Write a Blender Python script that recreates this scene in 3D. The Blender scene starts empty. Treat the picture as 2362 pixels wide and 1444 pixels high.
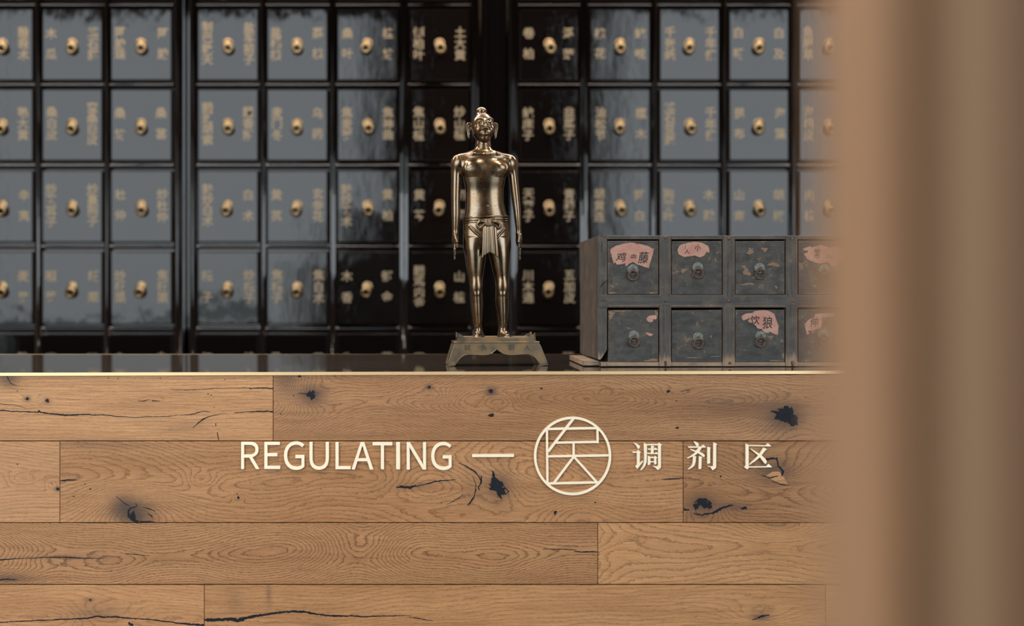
import bpy, math, random
import numpy as np
from mathutils import Vector, Matrix

# ------------------------------------------------------------------ camera, sky, lamps, exposure
scn = bpy.context.scene
COL = scn.collection
F = 2100.0            # focal length in photograph pixels (2362 x 1444)
CX, CY = 1000.0, 690.0  # principal point of the (shifted) lens
TOP = 1.05            # height of the counter top
ZC = TOP + 0.168      # camera height
CAMY = -2.1           # the counter front is the plane y = 0

def at(px, py, y):
    d = y - CAMY
    return Vector(((px - CX) / F * d, y, ZC + (CY - py) / F * d))
def wx(px, y): return (px - CX) / F * (y - CAMY)
def wz(py, y): return ZC + (CY - py) / F * (y - CAMY)

cam = bpy.data.cameras.new('camera')
camo = bpy.data.objects.new('camera', cam); COL.objects.link(camo)
camo.location = (0, CAMY, ZC); camo.rotation_euler = (math.pi / 2, 0, 0)
cam.sensor_width = 36; cam.sensor_fit = 'HORIZONTAL'
cam.lens = F / 2362 * 36
cam.shift_x = (1181 - CX) / 2362
cam.shift_y = -(722 - CY) / 2362
cam.clip_start = 0.02
cam.dof.use_dof = True; cam.dof.focus_distance = 2.2
cam.dof.aperture_fstop = (cam.lens / 1000) / (46 / F)
scn.camera = camo

world = bpy.data.worlds.new('sky'); scn.world = world; world.use_nodes = True
wn = world.node_tree.nodes; wl = world.node_tree.links
bg = wn['Background']
tc = wn.new('ShaderNodeTexCoord'); sp = wn.new('ShaderNodeSeparateXYZ'); ra = wn.new('ShaderNodeValToRGB')
mr = wn.new('ShaderNodeMapRange'); mr.inputs[1].default_value = -0.2; mr.inputs[2].default_value = 0.8
wl.new(tc.outputs['Generated'], sp.inputs[0]); wl.new(sp.outputs['Z'], mr.inputs[0]); wl.new(mr.outputs[0], ra.inputs[0])
cr = ra.color_ramp
cr.elements[0].position = 0.0; cr.elements[0].color = (0.62, 0.66, 0.65, 1)
cr.elements[1].position = 1.0; cr.elements[1].color = (0.67, 0.75, 0.83, 1)
e_ = cr.elements.new(0.3); e_.color = (0.76, 0.83, 0.88, 1)
wl.new(ra.outputs[0], bg.inputs[0])
bg.inputs[1].default_value = 3.2

def lamp(name, kind, loc, target, energy, color, **kw):
    l = bpy.data.lights.new(name, kind); l.energy = energy; l.color = color
    for k, v in kw.items(): setattr(l, k, v)
    o = bpy.data.objects.new(name, l); COL.objects.link(o); o.location = loc
    o.rotation_euler = (Vector(target) - Vector(loc)).to_track_quat('-Z', 'Y').to_euler()
    return o
for lx in (-3.2, -1.1, 1.1, 3.2):
    lamp('ceiling_panel_light', 'AREA', (lx, 1.25, 4.35), (lx, 1.25, 0), 55, (1.0, 0.82, 0.72), shape='RECTANGLE', size=2.0, size_y=0.5)
lamp('ceiling_spot', 'SPOT', (-1.3, -1.3, 4.2), (-0.9, 0.1, 1.0), 150, (1.0, 0.88, 0.74), spot_size=0.9, spot_blend=0.8, shadow_soft_size=0.12)
lamp('ceiling_spot', 'SPOT', (0.9, -1.3, 4.2), (0.5, 0.1, 1.0), 60, (1.0, 0.88, 0.74), spot_size=0.9, spot_blend=0.8, shadow_soft_size=0.12)

vs = scn.view_settings
scn.display_settings.display_device = 'sRGB'
vs.view_transform = 'Standard'; vs.look = 'None'; vs.gamma = 1; vs.use_curve_mapping = False
vs.exposure = 0.95

# ------------------------------------------------------------------ helpers
rng = random.Random(7)
class MB:
    def __init__(s): s.v = []; s.f = []
    def add(s, vs, fs):
        b = len(s.v); s.v += [tuple(p) for p in vs]; s.f += [tuple(i + b for i in f) for f in fs]
    def box(s, x0, x1, y0, y1, z0, z1):
        s.add([(x0,y0,z0),(x1,y0,z0),(x1,y1,z0),(x0,y1,z0),(x0,y0,z1),(x1,y0,z1),(x1,y1,z1),(x0,y1,z1)],
              [(0,3,2,1),(4,5,6,7),(0,1,5,4),(1,2,6,5),(2,3,7,6),(3,0,4,7)])
    def cbox(s, x0, x1, y0, y1, z0, z1, c):
        """box whose front (low y) edges carry a chamfer c"""
        s.add([(x0+c,y0,z0+c),(x1-c,y0,z0+c),(x1-c,y0,z1-c),(x0+c,y0,z1-c),
               (x0,y0+c,z0),(x1,y0+c,z0),(x1,y0+c,z1),(x0,y0+c,z1),
               (x0,y1,z0),(x1,y1,z0),(x1,y1,z1),(x0,y1,z1)],
              [(0,1,2,3),(0,4,5,1),(1,5,6,2),(2,6,7,3),(3,7,4,0),(4,8,9,5),(5,9,10,6),(6,10,11,7),(7,11,8,4),(8,11,10,9)])
    def prism(s, pts, y0, y1):
        """polygon in x,z extruded from y0 (front) to y1"""
        n = len(pts)
        a = sum(pts[i][0]*pts[(i+1)%n][1]-pts[(i+1)%n][0]*pts[i][1] for i in range(n))
        if a < 0: pts = pts[::-1]
        s.add([(p[0],y0,p[1]) for p in pts]+[(p[0],y1,p[1]) for p in pts],
              [tuple(range(n)), tuple(range(2*n-1,n-1,-1))]+[(i,i+n,(i+1)%n+n,(i+1)%n) for i in range(n)])
    def flat(s, pts, y):
        n = len(pts)
        a = sum(pts[i][0]*pts[(i+1)%n][1]-pts[(i+1)%n][0]*pts[i][1] for i in range(n))
        if a < 0: pts = pts[::-1]
        s.add([(p[0],y,p[1]) for p in pts],[tuple(range(n))])
    def lathe(s, prof, c=(0,0,0), n=24):
        """profile (r, y) turned about the y axis"""
        k = len(prof); vs=[]; fs=[]
        for i in range(n):
            a = 2*math.pi*i/n
            for r,y in prof: vs.append((c[0]+r*math.cos(a), c[1]+y, c[2]+r*math.sin(a)))
        for i in range(n):
            j=(i+1)%n
            for q in range(k-1): fs.append((i*k+q, i*k+q+1, j*k+q+1, j*k+q))
        fs.append(tuple(i*k for i in range(n))); fs.append(tuple(i*k+k-1 for i in range(n-1,-1,-1)))
        s.add(vs,fs)
    def tube(s, pts, r, n=8, closed=False, cap=True):
        pts=[Vector(p) for p in pts]; m=len(pts); vs=[]; fs=[]
        rr = r if isinstance(r,(list,tuple)) else [r]*m
        up = Vector((0,1,0)); prev=None
        for i,p in enumerate(pts):
            t = (pts[(i+1)%m]-pts[i-1]) if closed else (pts[min(i+1,m-1)]-pts[max(i-1,0)])
            t.normalize()
            u = prev if prev is not None else (up if abs(t.dot(up))<.9 else Vector((1,0,0)))
            u = (u - t*u.dot(t)).normalized(); prev=u
            w = t.cross(u)
            for k in range(n):
                a=2*math.pi*k/n; vs.append(p+(u*math.cos(a)+w*math.sin(a))*rr[i])
        for i in range(m if closed else m-1):
            j=(i+1)%m
            for k in range(n): fs.append((i*n+k,i*n+(k+1)%n,j*n+(k+1)%n,j*n+k))
        if not closed and cap: fs.append(tuple(range(n-1,-1,-1))); fs.append(tuple((m-1)*n+k for k in range(n)))
        s.add(vs,fs)
    def mesh(s, name, m, smooth=False):
        me = bpy.data.meshes.new(name); me.from_pydata(s.v,[],s.f); me.update()
        if m: me.materials.append(m)
        if smooth: me.polygons.foreach_set('use_smooth',[True]*len(me.polygons))
        return me
    def obj(s, name, m, parent=None, smooth=False, loc=None):
        o = bpy.data.objects.new(name, s.mesh(name,m,smooth)); COL.objects.link(o)
        if parent is not None: o.parent = parent
        if loc is not None: o.location = loc
        return o
def tag(o, label=None, cat=None, group=None, kind=None):
    if label: o['label']=label
    if cat: o['category']=cat
    if group: o['group']=group
    if kind: o['kind']=kind
    return o
def thing(name, label, cat, loc, group=None, rz=0):
    o = bpy.data.objects.new(name,None); COL.objects.link(o); o.empty_display_size=.05
    o.location=loc; o.rotation_euler=(0,0,rz)
    return tag(o,label,cat,group)
def place(me, name, parent, loc=(0,0,0)):
    o = bpy.data.objects.new(name, me); COL.objects.link(o); o.parent=parent; o.location=loc
    return o

# node expression helper
class NT:
    def __init__(s, name):
        s.m = bpy.data.materials.new(name); s.m.use_nodes=True
        s.t = s.m.node_tree; s.n=s.t.nodes; s.l=s.t.links; s.b=s.n['Principled BSDF']
    def put(s, sock, v):
        if isinstance(v,(int,float)): sock.default_value=v
        elif isinstance(v,(tuple,list)):
            sock.default_value = tuple(v)+((1,) if len(sock.default_value)==4 and len(v)==3 else ())
        else: s.l.new(v,sock)
    def math(s, op, a, b=None, c=None, clamp=False):
        n=s.n.new('ShaderNodeMath'); n.operation=op; n.use_clamp=clamp
        s.put(n.inputs[0],a)
        if b is not None: s.put(n.inputs[1],b)
        if c is not None: s.put(n.inputs[2],c)
        return n.outputs[0]
    def add(s,a,b): return s.math('ADD',a,b)
    def sub(s,a,b): return s.math('SUBTRACT',a,b)
    def mul(s,a,b): return s.math('MULTIPLY',a,b)
    def coord(s, kind='Object'):
        return s.n.new('ShaderNodeTexCoord').outputs[kind]
    def sep(s, v):
        n=s.n.new('ShaderNodeSeparateXYZ'); s.l.new(v,n.inputs[0]); return n.outputs
    def comb(s,x,y,z):
        n=s.n.new('ShaderNodeCombineXYZ')
        for i,v in enumerate((x,y,z)): s.put(n.inputs[i],v)
        return n.outputs[0]
    def mapv(s, v, scale=(1,1,1), loc=(0,0,0)):
        n=s.n.new('ShaderNodeMapping'); s.l.new(v,n.inputs[0]); n.inputs['Scale'].default_value=scale; n.inputs['Location'].default_value=loc
        return n.outputs[0]
    def noise(s, v, scale=1, detail=2, rough=.5, dist=0, col=False):
        n=s.n.new('ShaderNodeTexNoise'); s.l.new(v,n.inputs['Vector'])
        n.inputs['Scale'].default_value=scale; n.inputs['Detail'].default_value=detail
        n.inputs['Roughness'].default_value=rough; n.inputs['Distortion'].default_value=dist
        return n.outputs['Color' if col else 0]
    def ss(s, v, a, b, lo=0., hi=1.):
        n=s.n.new('ShaderNodeMapRange'); n.interpolation_type='SMOOTHSTEP'
        s.put(n.inputs[0],v); s.put(n.inputs[1],a); s.put(n.inputs[2],b); s.put(n.inputs[3],lo); s.put(n.inputs[4],hi)
        return n.outputs[0]
    def mix(s, f, a, b, blend='MIX'):
        n=s.n.new('ShaderNodeMix'); n.data_type='RGBA'; n.blend_type=blend
        s.put(n.inputs[0],f); s.put(n.inputs[6],a); s.put(n.inputs[7],b)
        return n.outputs[2]
    def bump(s, h, strength=.3, dist=.001, normal=None):
        n=s.n.new('ShaderNodeBump'); n.inputs['Strength'].default_value=strength; n.inputs['Distance'].default_value=dist
        s.l.new(h,n.inputs['Height'])
        if normal is not None: s.l.new(normal,n.inputs['Normal'])
        return n.outputs[0]
    def edge(s, radius, samples=4):
        """wear mask from the bevel shader node: 1 at sharp convex edges"""
        bv=s.n.new('ShaderNodeBevel'); bv.samples=samples; bv.inputs[0].default_value=radius
        g=s.n.new('ShaderNodeNewGeometry')
        d=s.n.new('ShaderNodeVectorMath'); d.operation='DOT_PRODUCT'
        s.l.new(bv.outputs[0],d.inputs[0]); s.l.new(g.outputs['Normal'],d.inputs[1])
        return s.sub(1.0,d.outputs['Value'])
    def set(s, color=None, rough=None, metal=None, normal=None, spec=None, coat=None):
        for k,v in (('Base Color',color),('Roughness',rough),('Metallic',metal),('Normal',normal),('Specular IOR Level',spec),('Coat Weight',coat)):
            if v is not None: s.put(s.b.inputs[k],v)
        return s.m
def plain(name, color, rough=.5, metal=0., spec=.5):
    return NT(name).set(color,rough,metal,spec=spec)

# ------------------------------------------------------------------ materials
def lacquer(name, wavy):
    t=NT(name); c=t.coord('Object')
    oi=t.n.new('ShaderNodeObjectInfo'); rv=t.mul(oi.outputs['Random'],37.)
    p=t.sep(c); v=t.comb(t.add(p[0],rv),p[1],t.add(p[2],rv))
    n1=t.noise(t.mapv(v,(9,9,5)),1,2,.5)
    n2=t.noise(t.mapv(v,(150,150,14)),1,3,.6)
    h=t.add(t.mul(n1,.28),t.mul(n2,.05))
    return t.set((.0032,.0024,.0022),.05,0,t.bump(h,wavy,.012),spec=.34)
M_LAQ = lacquer('black_lacquer',.55)
M_LAQF = lacquer('black_lacquer_frame',.25); M_LAQF.node_tree.nodes['Principled BSDF'].inputs['Specular IOR Level'].default_value=.55
def gold(name,color,rough,sc=60):
    t=NT(name); c=t.coord('Object'); n=t.noise(c,sc,3,.6)
    return t.set(t.mix(n,tuple(.8*x for x in color),color),t.ss(n,.2,.8,rough*.8,rough*1.2),1.)
M_GOLDPAINT = NT('gold_paint').set((.205,.158,.092),.5,.15)
M_BRASS = gold('aged_brass',(.24,.172,.092),.34)
M_LETTER = NT('pale_brass').set((.92,.82,.62),.45,.2)
M_LIP = NT('counter_brass').set((.80,.58,.31),.4,.55)

def oak(name, base, dark, seed, zc=1000, A=150., B=40., sx=1.6, wander=10., soft=10., eyes=(), stains=(), contrast=1.0, bands=1.0):
    """oak: growth rings cut as a cone round the line zc (photo px); eyes add closed rings, stains darken round knots"""
    base=tuple(a*b for a,b in zip(base,(1.26,1.10,.92))); dark=tuple(a*b for a,b in zip(dark,(1.12,.96,.79)))
    t=NT(name); p=t.sep(t.coord('Object')); x,z=p[0],p[2]
    s=float(seed)*3.7
    fine=t.noise(t.comb(t.mul(x,60),s,t.mul(z,150)),1,3,.7)
    low=t.noise(t.comb(t.mul(x,sx),s,s*.3),1,1,.45)
    wz_=t.noise(t.comb(t.mul(x,2.2),s+7,0.),1,1,.5)
    mid=t.noise(t.comb(t.mul(x,6),s+4,t.mul(z,26)),1,2,.5)
    d=t.sub(t.sub(z,wz(zc,0.)),t.mul(t.sub(wz_,.5),wander/1000*4))
    f=t.mul(t.math('SQRT',t.add(t.mul(d,d),(soft/1000)**2)),A)
    f=t.add(f,t.mul(low,B)); f=t.add(f,t.mul(mid,2.2))
    for (ex,ey,rx,ry,amp) in eyes:
        q=at(ex,ey,0.); dx=t.mul(t.sub(x,q.x),F/2.1/rx); dz=t.mul(t.sub(z,q.z),F/2.1/ry)
        g=t.math('EXPONENT',t.mul(t.add(t.mul(dx,dx),t.mul(dz,dz)),-1.))
        f=t.add(f,t.mul(g,amp*1.4))
    f=t.add(f,t.mul(t.sub(fine,.5),.85))
    fr=t.math('FRACT',f)
    line=t.add(t.mul(t.mul(t.ss(fr,.66,.93),t.ss(fr,1.0,.965)),.8),t.mul(t.ss(fr,.15,.85),.2))
    brk=t.noise(t.comb(t.mul(x,150),s,t.mul(z,620)),1,2,.6)
    line=t.mul(line,t.ss(brk,.34,.56,.3,1.))
    fib=t.noise(t.comb(t.mul(x,12),s,t.mul(z,520)),1,4,.65)
    por=t.ss(t.noise(t.comb(t.mul(x,60),s+9,t.mul(z,1100)),1,1,.5),.60,.70)
    tone=t.noise(t.comb(t.mul(x,1.7),s+2,t.mul(z,16)),1,3,.55)
    strk=t.noise(t.comb(t.mul(x,2.6),s+5,t.mul(z,70)),1,3,.6)
    col=t.mix(t.ss(tone,.3,.72,0,.75),base,dark)
    col=t.mix(t.ss(strk,.45,.75,0,.5*bands),col,(.44,.25,.115))
    col=t.mix(t.ss(strk,.42,.22,0,.5*bands),col,tuple(.72*a for a in dark))
    col=t.mix(t.ss(fib,.30,.68,0,.62),col,t.mix(.5,col,(.05,.03,.02)))
    col=t.mix(t.mul(line,.88*contrast),col,tuple(.36*a for a in dark))
    col=t.mix(t.mul(por,.42),col,tuple(.3*a for a in dark))
    for (ex,ey,rx,ry,amp) in stains:
        q=at(ex,ey,0.); dx=t.mul(t.sub(x,q.x),F/2.1/rx); dz=t.mul(t.sub(z,q.z),F/2.1/ry)
        wob=t.add(t.mul(t.sub(mid,.5),1.3),t.mul(t.sub(fine,.5),.5))
        g=t.math('EXPONENT',t.mul(t.add(t.add(t.mul(dx,dx),t.mul(dz,dz)),wob),-1.))
        col=t.mix(t.math('MINIMUM',t.mul(g,amp),.9),col,(.060,.042,.034))
    h=t.sub(t.mul(fib,.3),t.add(t.mul(line,.5),t.mul(por,.6)))
    return t.set(col,t.ss(fib,.2,.8,.5,.62),0,t.bump(h,.3,.0006),spec=.25)

M_CRACK = NT('dark_filler')
_n=M_CRACK.noise(M_CRACK.coord(),220,3,.6)
M_CRACK=M_CRACK.set(M_CRACK.mix(_n,(.005,.007,.010),(.017,.020,.026)),.7,0,M_CRACK.bump(_n,.5,.001),spec=.15)
M_GAP = plain('joint_shadow',(.02,.012,.008),.8)

def top_mat():
    t=NT('dark_polished_top'); c=t.coord('Object')
    n=t.noise(t.mapv(c,(2.2,60,1)),1,4,.6)
    n2=t.noise(t.mapv(c,(1.3,9,1)),1,3,.5)
    return t.set(t.mix(n,(.020,.016,.013),(.05,.042,.034)),t.ss(n2,.3,.75,.0,.03),0,spec=1.0)
M_TOP=top_mat()

def bronze(name,tint,rough):
    t=NT(name); c=t.coord('Object')
    n=t.noise(c,28,4,.6); n2=t.noise(c,420,3,.6); n3=t.noise(c,1500,2,.6)
    t.b.inputs['Coat Weight'].default_value=1.; t.b.inputs['Coat Roughness'].default_value=.16; n4=t.noise(c,75,2,.5)
    col=t.mix(t.ss(n,.35,.7),tint,tuple(a*b for a,b in zip(tint,(1.25,1.0,.72))))
    pit=t.ss(n2,.60,.75)
    col=t.mix(t.mul(pit,.7),col,tuple(.3*a for a in tint))
    return t.set(col,t.add(t.ss(n,.3,.7,rough*.8,rough*1.3),t.mul(pit,.15)),1.,t.bump(t.add(t.mul(n4,1.6),t.add(t.mul(n2,-.5),t.mul(n3,-.2))),.16,.0009))
M_BRONZE=bronze('polished_bronze',(.135,.097,.055),.25)
M_BRONZE_SASH=bronze('bronze_sash',(.135,.097,.055),.29)
M_BRONZE_BASE=bronze('dull_bronze',(.215,.172,.12),.45)
M_MARK=plain('engraved_mark',(.035,.025,.016),.7)

def oldwood(name, paint, bare, wear=.5, grain=(6,60,160), seed=0., er=.0013, foot=0.):
    t=NT(name); c=t.coord('Object')
    oi=t.n.new('ShaderNodeObjectInfo'); rv=t.add(t.mul(oi.outputs['Random'],29.),seed)
    p=t.sep(c); v=t.comb(t.add(p[0],rv),p[1],t.add(p[2],rv))
    g=t.noise(t.mapv(v,grain),1,4,.65)
    blot=t.noise(v,22,4,.6); spk=t.noise(v,330,3,.65); gr2=t.noise(v,70,5,.65)
    col=t.mix(t.ss(g,.3,.7),tuple(.72*a for a in paint),tuple(1.28*a for a in paint))
    col=t.mix(t.ss(blot,.42,.70,0,.8),col,tuple(1.5*a*b for a,b in zip(paint,(1.15,1.05,.88))))
    col=t.mix(t.ss(gr2,.62,.75,0,.5),col,(.012,.011,.011))
    col=t.mix(t.ss(spk,.66,.74,0,.8),col,bare)
    chips=t.ss(t.add(t.mul(blot,.38),t.add(t.mul(gr2,.42),t.mul(spk,.25))),.69-.12*wear,.72-.12*wear)
    col=t.mix(t.mul(chips,.75),col,t.mix(spk,bare,tuple(.5*a for a in bare)))
    if foot:
        ft=t.ss(t.add(p[2],t.mul(t.sub(g,.5),.075)),foot,foot*.35)
        col=t.mix(t.mul(ft,.85),col,t.mix(g,tuple(.6*a for a in bare),(.40,.29,.20)))
    ed=t.ss(t.add(t.edge(er),t.mul(t.sub(gr2,.5),.28)),.03,.10)
    col=t.mix(t.mul(ed,.85),col,t.mix(g,tuple(.55*a for a in bare),bare))
    return t.set(col,.72,0,t.bump(t.add(t.mul(g,.6),t.mul(spk,.4)),.45,.0012),spec=.25)
PAINT=(.054,.053,.051); BARE=(.34,.205,.12)
M_OLDN=oldwood('worn_paint_joint',(.046,.043,.040),BARE,.5,(60,20,60),9.,.0004)
M_OLDV=oldwood('worn_paint_upright',PAINT,BARE,.35,(160,60,6),0.,.0009,.036)
M_OLDH=oldwood('worn_paint_rail',PAINT,BARE,.4,(6,60,160),3.)
M_OLDD=oldwood('worn_paint_drawer',(.047,.0465,.045),BARE,.8,(26,60,55),5.)
M_OLDS=oldwood('worn_paint_side',(.060,.050,.041),(.2,.12,.07),.3,(60,160,5),8.)
M_OLDB=oldwood('worn_bare_base',(.20,.15,.11),(.33,.22,.14),.8,(6,60,160),11.)
M_DARK=plain('dark_inside',(.006,.005,.004),.9)
def paper():
    t=NT('faded_red_paper'); c=t.coord('Object')
    oi=t.n.new('ShaderNodeObjectInfo')
    n=t.noise(c,40,4,.6); n2=t.noise(c,160,3,.65)
    col=t.mix(t.ss(n,.35,.68),(.37,.175,.14),(.40,.255,.19))
    col=t.mix(t.ss(n2,.6,.75,0,.6),col,(.26,.12,.08))
    return t.set(col,.85,0,t.bump(n,.3,.002),spec=.2)
M_PAPER=paper()
M_INK=plain('faded_ink',(.02,.018,.018),.8)
t_=NT('green_patina'); n_=t_.noise(t_.coord(),260,4,.65)
M_PATINA=t_.set(t_.mix(t_.ss(n_,.35,.65),(.07,.08,.07),(.19,.20,.175)),.6,.35,t_.bump(n_,.4,.001))
t_=NT('rusty_iron'); n_=t_.noise(t_.coord(),300,4,.65)
M_RUST=t_.set(t_.mix(t_.ss(n_,.35,.65),(.06,.035,.025),(.17,.10,.07)),.65,.4,t_.bump(n_,.5,.001))

# ------------------------------------------------------------------ room shell
def plainwood(name,base,grain,rough=.5):
    t=NT(name); n=t.noise(t.mapv(t.coord(),grain),1,4,.6)
    return t.set(t.mix(n,tuple(.75*a for a in base),tuple(1.15*a for a in base)),rough,0,spec=.3)
M_FLOOR=plainwood('floor_boards',(.16,.11,.075),(2,30,1))
M_CEIL=plainwood('ceiling_boards',(.22,.14,.09),(2,25,1))
M_WALL=NT('plaster'); _n=M_WALL.noise(M_WALL.coord(),3,4,.6)
M_WALL=M_WALL.set(M_WALL.mix(_n,(.20,.15,.11),(.25,.19,.14)),.85)
M_DARKW=plainwood('dark_timber',(.018,.013,.010),(40,40,2),.6)
M_GROUND=plainwood('courtyard_paving',(.30,.32,.30),(3,3,3),.9)
XL,XR,YF,YB,H=-4.9,4.9,-3.2,2.75,4.4
def struct(name,m,*boxes):
    b=MB()
    for q in boxes: b.box(*q)
    return tag(b.obj(name,m),kind='structure')
struct('floor',M_FLOOR,(XL,XR,YF,YB,-.1,0))
struct('ceiling',M_CEIL,(XL,XR,YF,YB,H,H+.1))
struct('wall_back',M_WALL,(XL,XR,YB,YB+.15,-.1,H+.1))
struct('wall_left',M_WALL,(XL-.15,XL,YF,YB,-.1,H+.1))
struct('wall_right',M_WALL,(XR,XR+.15,YF,YB,-.1,H+.1))
P0,P1=-.57,1.75     # the timber pier between the two tall windows behind the camera
struct('wall_front',M_DARKW,(P0,P1,YF-.2,YF,-.1,H+.1),(XL-.15,P0,YF-.2,YF,4.2,H+.1),(P1,XR+.15,YF-.2,YF,4.2,H+.1),
       (XL-.15,P0,YF-.2,YF,-.1,.35),(P1,XR+.15,YF-.2,YF,-.1,.35))
struct('added_dark_panel_1',M_DARKW,(-1.32,P0-.01,YF+.01,YF+.06,.0,1.66),(-1.02,P0-.01,YF+.012,YF+.058,1.66,2.1))  # added dark panel, unseen; only darkens part of the window reflection in the lacquer
struct('ground',M_GROUND,(-30,30,-60,YF-.25,-.35,-.15))

# ------------------------------------------------------------------ lettering from Blender's built-in font
_gc={}
def glyph(ch, bold=.0, res=2):
    k=(ch,bold,res)
    if k not in _gc:
        c=bpy.data.curves.new('glyph','FONT'); c.body=ch; c.offset=bold; c.resolution_u=res; c.fill_mode='FRONT'
        o=bpy.data.objects.new('glyph',c); COL.objects.link(o)
        dg=bpy.context.evaluated_depsgraph_get(); me=bpy.data.meshes.new_from_object(o.evaluated_get(dg))
        v=[(p.co.x,p.co.y) for p in me.vertices]; f=[tuple(p.vertices) for p in me.polygons]
        bpy.data.objects.remove(o); bpy.data.curves.remove(c); bpy.data.meshes.remove(me)
        _gc[k]=(v,f)
    return _gc[k]
def put_glyph(mb, ch, cx, cz, sx, sz, y, bold=0., shear=0.):
    v,f=glyph(ch,bold)
    q=[]
    for a,b in v:
        a-=.5; b-=.385; q.append((cx+a*sx+shear*b*sx, y, cz+b*sz))
    # outline faces look toward -y
    mb.add(q,f)

# ------------------------------------------------------------------ black apothecary cabinets
YC=2.0
COLS=[(-225,-82),(-65,78),(97,238),(255,398), (455,597),(615,757),(777,918),(945,1083), (1197,1335),(1360,1500),(1520,1660),(1680,1820),(1842,1985)]
ROWS=[(-170,4),(20,187),(205,372),(393,560),(579,749),(769,935),(955,1121)]
TXT={ # (column,row): (left, right)
 (1,1):('莪术','醋莪术'),(2,1):('木瓜','络石藤'),(3,1):('阿胶珠','阿胶'),(4,1):('制巴戟天','盐车前子'),(5,1):('盐橘核','荔核'),(6,1):('桑叶','桂枝'),(7,1):('侧柏叶','土大黄'),
 (8,1):('卷柏','浮萍'),(9,1):('槐花','蛇蜕'),(10,1):('千张纸','千年健'),(11,1):('白蔹','白及'),(12,1):('鱼腥草','仙鹤草'),
 (1,2):('大黄','熟大黄'),(2,2):('桑白皮','蜜桑白皮'),(3,2):('桑枝','桑葚'),(4,2):('醋延胡索','醋香附'),(5,2):('麦门冬','乌药'),(6,2):('焦麦芽','焦神曲'),(7,2):('焦山楂','炒山楂'),
 (8,2):('蛇床子','韭菜子'),(9,2):('油松节','檀木'),(10,2):('络石豆蔻','千年健'),(11,2):('昆布','海藻'),(12,2):('海桐皮','虎杖'),
 (1,3):('木香','辛夷'),(2,3):('炒苍耳子','炒蔓荆子'),(3,3):('杜仲','炒杜仲'),(4,3):('麸炒白术','白术'),(5,3):('黄芪','玄参花'),(6,3):('麸炒苍术','黄柏'),(7,3):('黄芩','知母'),
 (8,3):('天葵子','青葙子'),(9,3):('胡黄连','薤白'),(10,3):('狗脊叶','木贼'),(11,3):('山柰','胡椒'),(12,3):('肉桂','官桂'),
 (1,4):('稻谷','麦芽'),(2,4):('稻芽','板栗'),(3,4):('炒板栗','焦板栗'),(4,4):('栀子','炒栀子'),(5,4):('焦栀子','焦白术'),(6,4):('木香','郁金'),(7,4):('醋鸡内金','山楂'),
 (8,4):('川木通','五加皮'),
 (2,5):('当归','川芎'),(3,5):('赤芍','白芍'),(4,5):('红花','桃仁'),(5,5):('丹参','苏木'),(6,5):('牛膝','莪术'),(7,5):('茯苓','远志'),(8,5):('泽泻','猪苓'),(1,5):('甘草','防风')}
# ring pull: back plate, neck and hanging ring, built once and shared
def pull_mesh(name, R, ringR, tube, drop, mat, tilt=.0):
    b=MB()
    b.lathe([(R,0),(R,-.0015),(R*.92,-.003),(R*.6,-.0042),(R*.42,-.004),(R*.36,-.008),(R*.2,-.0115),(0.0005,-.012)],n=28)
    b.tube([(0,-.009,0),(0,-.014,-R*.15),(0,-.016,-R*.4),(0,-.012,-R*.55),(0,-.008,-R*.5)],R*.13,8)
    pts=[(ringR*math.sin(a),-.0125-.003*math.cos(a),-drop+ringR*math.cos(a)) for a in [2*math.pi*i/32 for i in range(32)]]
    b.tube(pts,tube,10,closed=True)
    return b.mesh(name,mat,True)
PULL=pull_mesh('pull',.0245,.0165,.0092,.0262,M_BRASS)
units=[('apothecary_cabinet','tall black lacquer herb cabinet against the wall at left of the picture',range(0,4),402,None),
       ('apothecary_cabinet','tall black lacquer herb cabinet behind the counter directly left of the bronze statue',range(4,8),None,None),
       ('apothecary_cabinet','tall black lacquer herb cabinet behind the small worn drawer chest',range(8,13),None,None)]
drawer_meshes={}
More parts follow.
